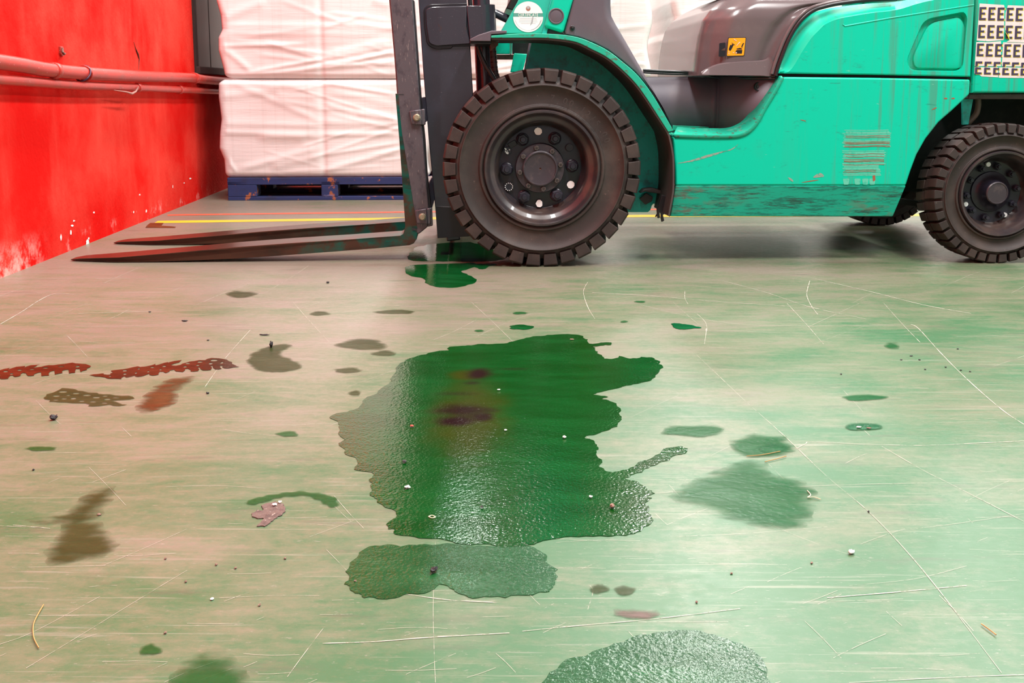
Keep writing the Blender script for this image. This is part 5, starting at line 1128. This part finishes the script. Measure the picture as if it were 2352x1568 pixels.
holed_print([(420, 480), (450, 445), (510, 430), (600, 385), (700, 392), (735, 400), (800, 415), (930, 430), (950, 440), (1060, 445), (1180, 460), (1280, 468), (1300, 485), (1200, 500), (1080, 508), (1150, 530), (1230, 545), (1150, 560), (1060, 545), (950, 560), (850, 560), (870, 545), (760, 532), (640, 524), (560, 522), (470, 518), (478, 500)],
    [(545, 462, 70, 14), (610, 422, 84, 15), (620, 488, 56, 11), (708, 486, 56, 16), (735, 438, 66, 12), (840, 455, 84, 14), (790, 512, 60, 11), (930, 477, 76, 13), (660, 455, 40, 10), (1035, 494, 70, 12), (1015, 462, 50, 9), (540, 500, 54, 9), (900, 518, 70, 10), (1120, 478, 70, 8), (1010, 530, 60, 9)],
    'broken olive tread print ending at the orange brown patch', m_dampb, 3)

# dried mud flake and loose debris
m_mud = paint('dried_brown_mud', (0.125, 0.080, 0.066), 0.8, [dict(scale=60, lo=0.45, hi=0.65, col=(0.075, 0.045, 0.038), detail=7), dict(scale=160, lo=0.64, hi=0.68, col=(0.3, 0.24, 0.2), detail=3)], bump=(180, 0.7))
o, _ = film('mud_flake', [(578, 1180), (590, 1172), (604, 1174), (600, 1163), (615, 1157), (632, 1153), (650, 1158), (656, 1168), (648, 1184), (632, 1192), (622, 1199), (608, 1210), (590, 1210), (600, 1200), (606, 1192), (592, 1192)], .0016, m_mud, .016, 31); tag(o, 'dried brown mud flake with two white chips on it', 'mud flake')
m_chipw = paint('white_plaster_chip', (0.80, 0.76, 0.72), 0.7); m_chipb = paint('black_rubber_crumb', (0.012, 0.010, 0.012), 0.6, bump=(200, 0.5)); m_chipr = paint('red_paint_chip', (0.45, 0.05, 0.03), 0.5); m_chipt = paint('brown_dirt_crumb', (0.20, 0.12, 0.09), 0.8)
def chip(u, v, w, h, mat, label, name='chip', cat='debris', grp='loose debris on the floor', z0=0.0, tall=.5, rot=None):
    rg = random.Random(int(u * 7 + v)); c = floor_pt(u, v); k = (floor_pt(u + 1, v) - c).length; rx_, ry_, rz_ = w * k / 2, max(h * k / 2 * 1.6, .002), max(h * k * tall, .0015)
    bm = bmesh.new(); bmesh.ops.create_icosphere(bm, subdivisions=2, radius=1)
    for q in bm.verts:
        f = rg.uniform(.72, 1.2); q.co = Vector((q.co.x * rx_ * f, q.co.y * ry_ * f, max(0, q.co.z * .5 + .5) ** .8 * rz_ * f * 2 * .8))
    me = bpy.data.meshes.new(name); bm.to_mesh(me); bm.free(); me.materials.append(mat)
    o = bpy.data.objects.new(name, me); C.objects.link(o); o.location = (c.x, c.y, z0); o.rotation_euler = (0, 0, rg.uniform(-.5, .5) if rot is None else rot)
    tag(o, label, cat, grp); return o
chip(631, 1163, 10, 7, m_chipw, 'white chip lying on the middle of the dried mud flake', z0=.0016); chip(643, 1157, 9, 6, m_chipw, 'white chip lying on the right end of the dried mud flake', z0=.0016)
chip(623, 798, 9, 11, m_chipb, 'black crumb standing in the heart-shaped damp patch', 'rubber_crumb', tall=.8)
chip(607, 770, 24, 4, m_chipb, 'black splinter lying above the heart-shaped damp patch', 'rubber_crumb', rot=0)
chip(424, 738, 14, 4, m_chipb, 'flat black crumb above the red brown tread print', 'rubber_crumb', rot=0)
chip(344, 717, 6, 3, m_chipb, 'tiny black crumb left of the flat one above the tyre prints', 'rubber_crumb')
chip(124, 964, 17, 11, m_chipb, 'black crumb below the broken olive tread print', 'rubber_crumb', tall=.7)
chip(477, 904, 8, 5, m_chipb, 'small black crumb right of the orange brown patch', 'rubber_crumb')
chip(478, 782, 6, 3, m_chipb, 'tiny black crumb between tyre print and heart-shaped patch', 'rubber_crumb')
chip(753, 650, 7, 5, m_chipb, 'black crumb on the floor below the near fork', 'rubber_crumb')
chip(77, 1080, 6, 3, m_chipb, 'tiny black crumb near the left edge above the dark olive patch', 'rubber_crumb')
chip(929, 1064, 11, 6, m_chipb, 'dark brown crumb in the left part of the largest puddle', 'rubber_crumb', z0=.002)
chip(996, 1316, 14, 14, m_chipb, 'black ribbed crumb in the two-lobed puddle', 'rubber_crumb', z0=.0016, rot=-.7)
chip(1107, 1168, 8, 5, m_chipb, 'dark crumb in the glossy near part of the largest puddle', 'rubber_crumb', z0=.002)
chip(1406, 1168, 11, 10, m_chipt, 'pinkish brown crumb in the right near part of the largest puddle', 'dirt_crumb', z0=.002)
chip(1357, 1145, 8, 6, m_chipw, 'white speck in the right near part of the largest puddle', z0=.002)
chip(1296, 1008, 9, 6, m_chipw, 'white speck near the notch on the right of the largest puddle', z0=.002)
chip(936, 1123, 16, 7, m_chipw, 'white curled scrap in the left near part of the largest puddle', z0=.002)
chip(946, 982, 9, 5, m_chipr, 'red chip in the left part of the largest puddle', 'paint_chip', z0=.002)
chip(1161, 991, 7, 4, m_chipw, 'white speck in the middle of the largest puddle', z0=.002)
chip(1146, 898, 7, 3, m_chipw, 'white speck in the upper middle of the largest puddle', z0=.002)
chip(1314, 782, 12, 3, m_chipt, 'brown sliver at the far rim of the largest puddle', 'dirt_crumb', z0=.002)
chip(1955, 1271, 14, 12, m_chipw, 'white seed-like scrap alone on the lower right floor', rot=-.7)
chip(1972, 984, 12, 5, m_chipw, 'white scrap on the dark ragged damp patch', z0=.0016); chip(1995, 986, 12, 4, m_chipt, 'brown scrap on the dark ragged damp patch', 'dirt_crumb', z0=.0016)
chip(487, 1377, 9, 6, m_chipw, 'white chip alone on the lower left floor')
chip(228, 1183, 11, 5, m_chipt, 'brown flake at the right rim of the dark olive damp patch', 'dirt_crumb')
chip(2093, 818, 9, 3, m_chipb, 'black crumb on the right floor, biggest of a loose scatter', 'rubber_crumb')
for i, (u, v) in enumerate([(2070, 827), (2112, 827), (2125, 849), (2172, 844), (2207, 851), (2228, 854), (2200, 802), (1995, 1176), (1932, 860)]): chip(u, v, 5, 3, m_chipb, 'tiny black crumb in the loose scatter on the right floor', 'rubber_crumb')
for i, (u, v) in enumerate([(427, 1337), (497, 1298), (596, 1391), (380, 1455), (655, 1284), (816, 1336), (380, 1284), (541, 1306), (1680, 1318), (1600, 1384), (1864, 1294)]): chip(u, v, 6, 4, m_chipt, 'tiny brown crumb scattered on the near part of the floor', 'dirt_crumb')
m_straw = paint('straw_fibre', (0.45, 0.27, 0.09), 0.7); m_pales = paint('pale_fibre', (0.70, 0.72, 0.50), 0.6)
def fibre(px, label, mat=m_straw, r=.0007):
    P = smooth_curve([floor_pt(u, v, .0022) for u, v in px], 4); c = P[0].copy(); c.z = 0
    o = MB().tube([p - c for p in P], r, 6).build('fibre', mat, None, 60); o.location = c; tag(o, label, 'fibre', 'stray fibres on the floor')
fibre([(100, 1388), (82, 1420), (76, 1440), (78, 1465), (89, 1487)], 'curved straw-coloured fibre on the lower left floor')
fibre([(1715, 1047), (1750, 1044), (1792, 1036)], 'long straw fibre on the round patch by the white scratch'); fibre([(1757, 1060), (1785, 1053), (1806, 1047)], 'shorter straw fibre below the long one on the round patch')
fibre([(1854, 1126), (1862, 1136), (1855, 1142), (1868, 1141), (1885, 1146)], 'yellow curled fibre near the big faded damp patch', m_pales)
fibre([(984, 1186), (992, 1183), (1000, 1187), (992, 1189), (985, 1186)], 'pale looped fibre in the near left part of the largest puddle', m_pales)
fibre([(2254, 1432), (2272, 1445), (2288, 1457)], 'short dark straw at the lower right of the floor')

# scratches worn into the floor paint
def scratch_material():
    n = NT('pale_scratch'); n.set(color=(0.42, 0.40, 0.33), rough=0.6)
    tr = n.new('ShaderNodeBsdfTransparent'); mx = n.new('ShaderNodeMixShader'); n.put(mx.inputs[0], n.rng(n.noise(38, 6, 0.7), 0.37, 0.50, 0.08, 0.95))
    n.t.links.new(tr.outputs[0], mx.inputs[1]); n.t.links.new(n.bsdf.outputs[0], mx.inputs[2]); n.t.links.new(mx.outputs[0], n.out.inputs[0])
    return n.mat
m_scr = scratch_material()
sc_ = MB()
def scr(px, wpx, brk=0):
    P = smooth_curve([floor_pt(u, v) for u, v in px], 5); n = len(P); rg = random.Random(int(px[0][0] + px[0][1]))
    w = [max(.0004, (floor_pt(px[0][0] + 1, px[0][1]) - floor_pt(px[0][0], px[0][1])).length * wpx * .8 * rg.uniform(.4, 1.3)) for _ in range(n)]
    strip(sc_, P, w, .0006)
for L, w in [([(1828, 1031), (1850, 1020), (1868, 1015), (2000, 1021), (2130, 1023), (2240, 1018), (2352, 1013)], 2.6), ([(2025, 1025), (2120, 1080), (2180, 1110), (2352, 1198)], 1.8), ([(1505, 1133), (1620, 1126), (1780, 1120), (2000, 1112), (2352, 1106)], 1.6),
             ([(1600, 815), (1700, 910), (1800, 1000), (1900, 1095), (2000, 1180), (2120, 1310), (2300, 1545)], 1.3), ([(1860, 645), (1853, 675), (1862, 700), (1878, 722)], 2.0), ([(1620, 760), (1623, 755), (1618, 790)], 1.4), ([(1600, 720), (1620, 740), (1624, 760)], 1.2), ([(1350, 648), (1340, 670), (1350, 705), (1366, 732)], 1.4), ([(1573, 668), (1573, 685), (1580, 698)], 1.2),
             ([(2092, 745), (2110, 755), (2160, 810), (2220, 870), (2300, 940), (2352, 975)], 2.4), ([(1870, 640), (2000, 670), (2120, 700), (2230, 720)], 2.8), ([(1660, 645), (1760, 672), (1860, 705), (1990, 733)], 2.0), ([(1360, 672), (1500, 680), (1640, 692), (1820, 704)], 2.4), ([(1470, 700), (1700, 745), (2080, 745)], 1.2), ([(740, 1478), (860, 1474), (960, 1466), (1060, 1460), (1170, 1454)], 4), ([(1200, 1450), (1330, 1437), (1500, 1422), (1700, 1398)], 3), ([(1900, 1373), (2060, 1360), (2220, 1345)], 4.5),
             ([(0, 745), (50, 716), (90, 690), (125, 675), (170, 676)], 3), ([(470, 890), (520, 820), (575, 758)], 1.6), ([(610, 672), (680, 630), (720, 602)], 1.2), ([(60, 1535), (200, 1450), (330, 1370), (430, 1310)], 1.5), ([(0, 1480), (80, 1450), (230, 1370)], 1.3), ([(235, 1300), (330, 1260), (430, 1215)], 1.1), ([(100, 1212), (0, 1208)], 1.4), ([(1900, 1210), (1700, 1226), (1560, 1232)], 1.2), ([(2000, 1290), (1840, 1235), (1700, 1170), (1640, 1130)], .8),
             ([(935, 1215), (1000, 1228), (1060, 1247)], 3.0), ([(870, 1358), (940, 1366), (1030, 1378), (1140, 1384)], 3.2), ([(1350, 1400), (1362, 1360), (1355, 1345)], 1.2), ([(660, 1555), (700, 1500), (745, 1440)], 1.6), ([(1000, 1245), (995, 1400), (1000, 1568)], .8), ([(2010, 1225), (2180, 1205), (2352, 1180)], 1), ([(1950, 1345), (2100, 1330), (2220, 1300)], 1), ([(30, 1206), (115, 1214)], 2), ([(500, 985), (620, 1000), (820, 1003)], .9), ([(220, 640), (420, 640), (520, 637)], 1.5), ([(180, 720), (345, 715)], 2.0), ([(1950, 1568), (2180, 1556), (2352, 1550)], 2.4)]:
    scr(L, w)
rg_ = random.Random(77)
for q in range(230):
    u, v = rg_.uniform(-60, 2400), 640 + 960 * rg_.random() ** 1.2
    a_ = rg_.choice((0, 0, 0, .05, -.08, -.45, -.5, .9)) + rg_.uniform(-.05, .05); ln_ = rg_.uniform(20, 150) * (1.6 if abs(a_) < .1 else 1); bend = rg_.uniform(-.06, .06) * ln_
    du, dv = ln_ * math.cos(a_), ln_ * math.sin(a_) * (.5 if abs(a_) < .3 else .8)
    scr([(u, v), (u + du / 2, v + dv / 2 + bend * .4), (u + du, v + dv)], rg_.uniform(.5, 1.3))
sc_.build('scratches', m_scr, fl, 0, merge=False)
bpy.data.materials.remove(m_tmp) if m_tmp.users == 0 else None
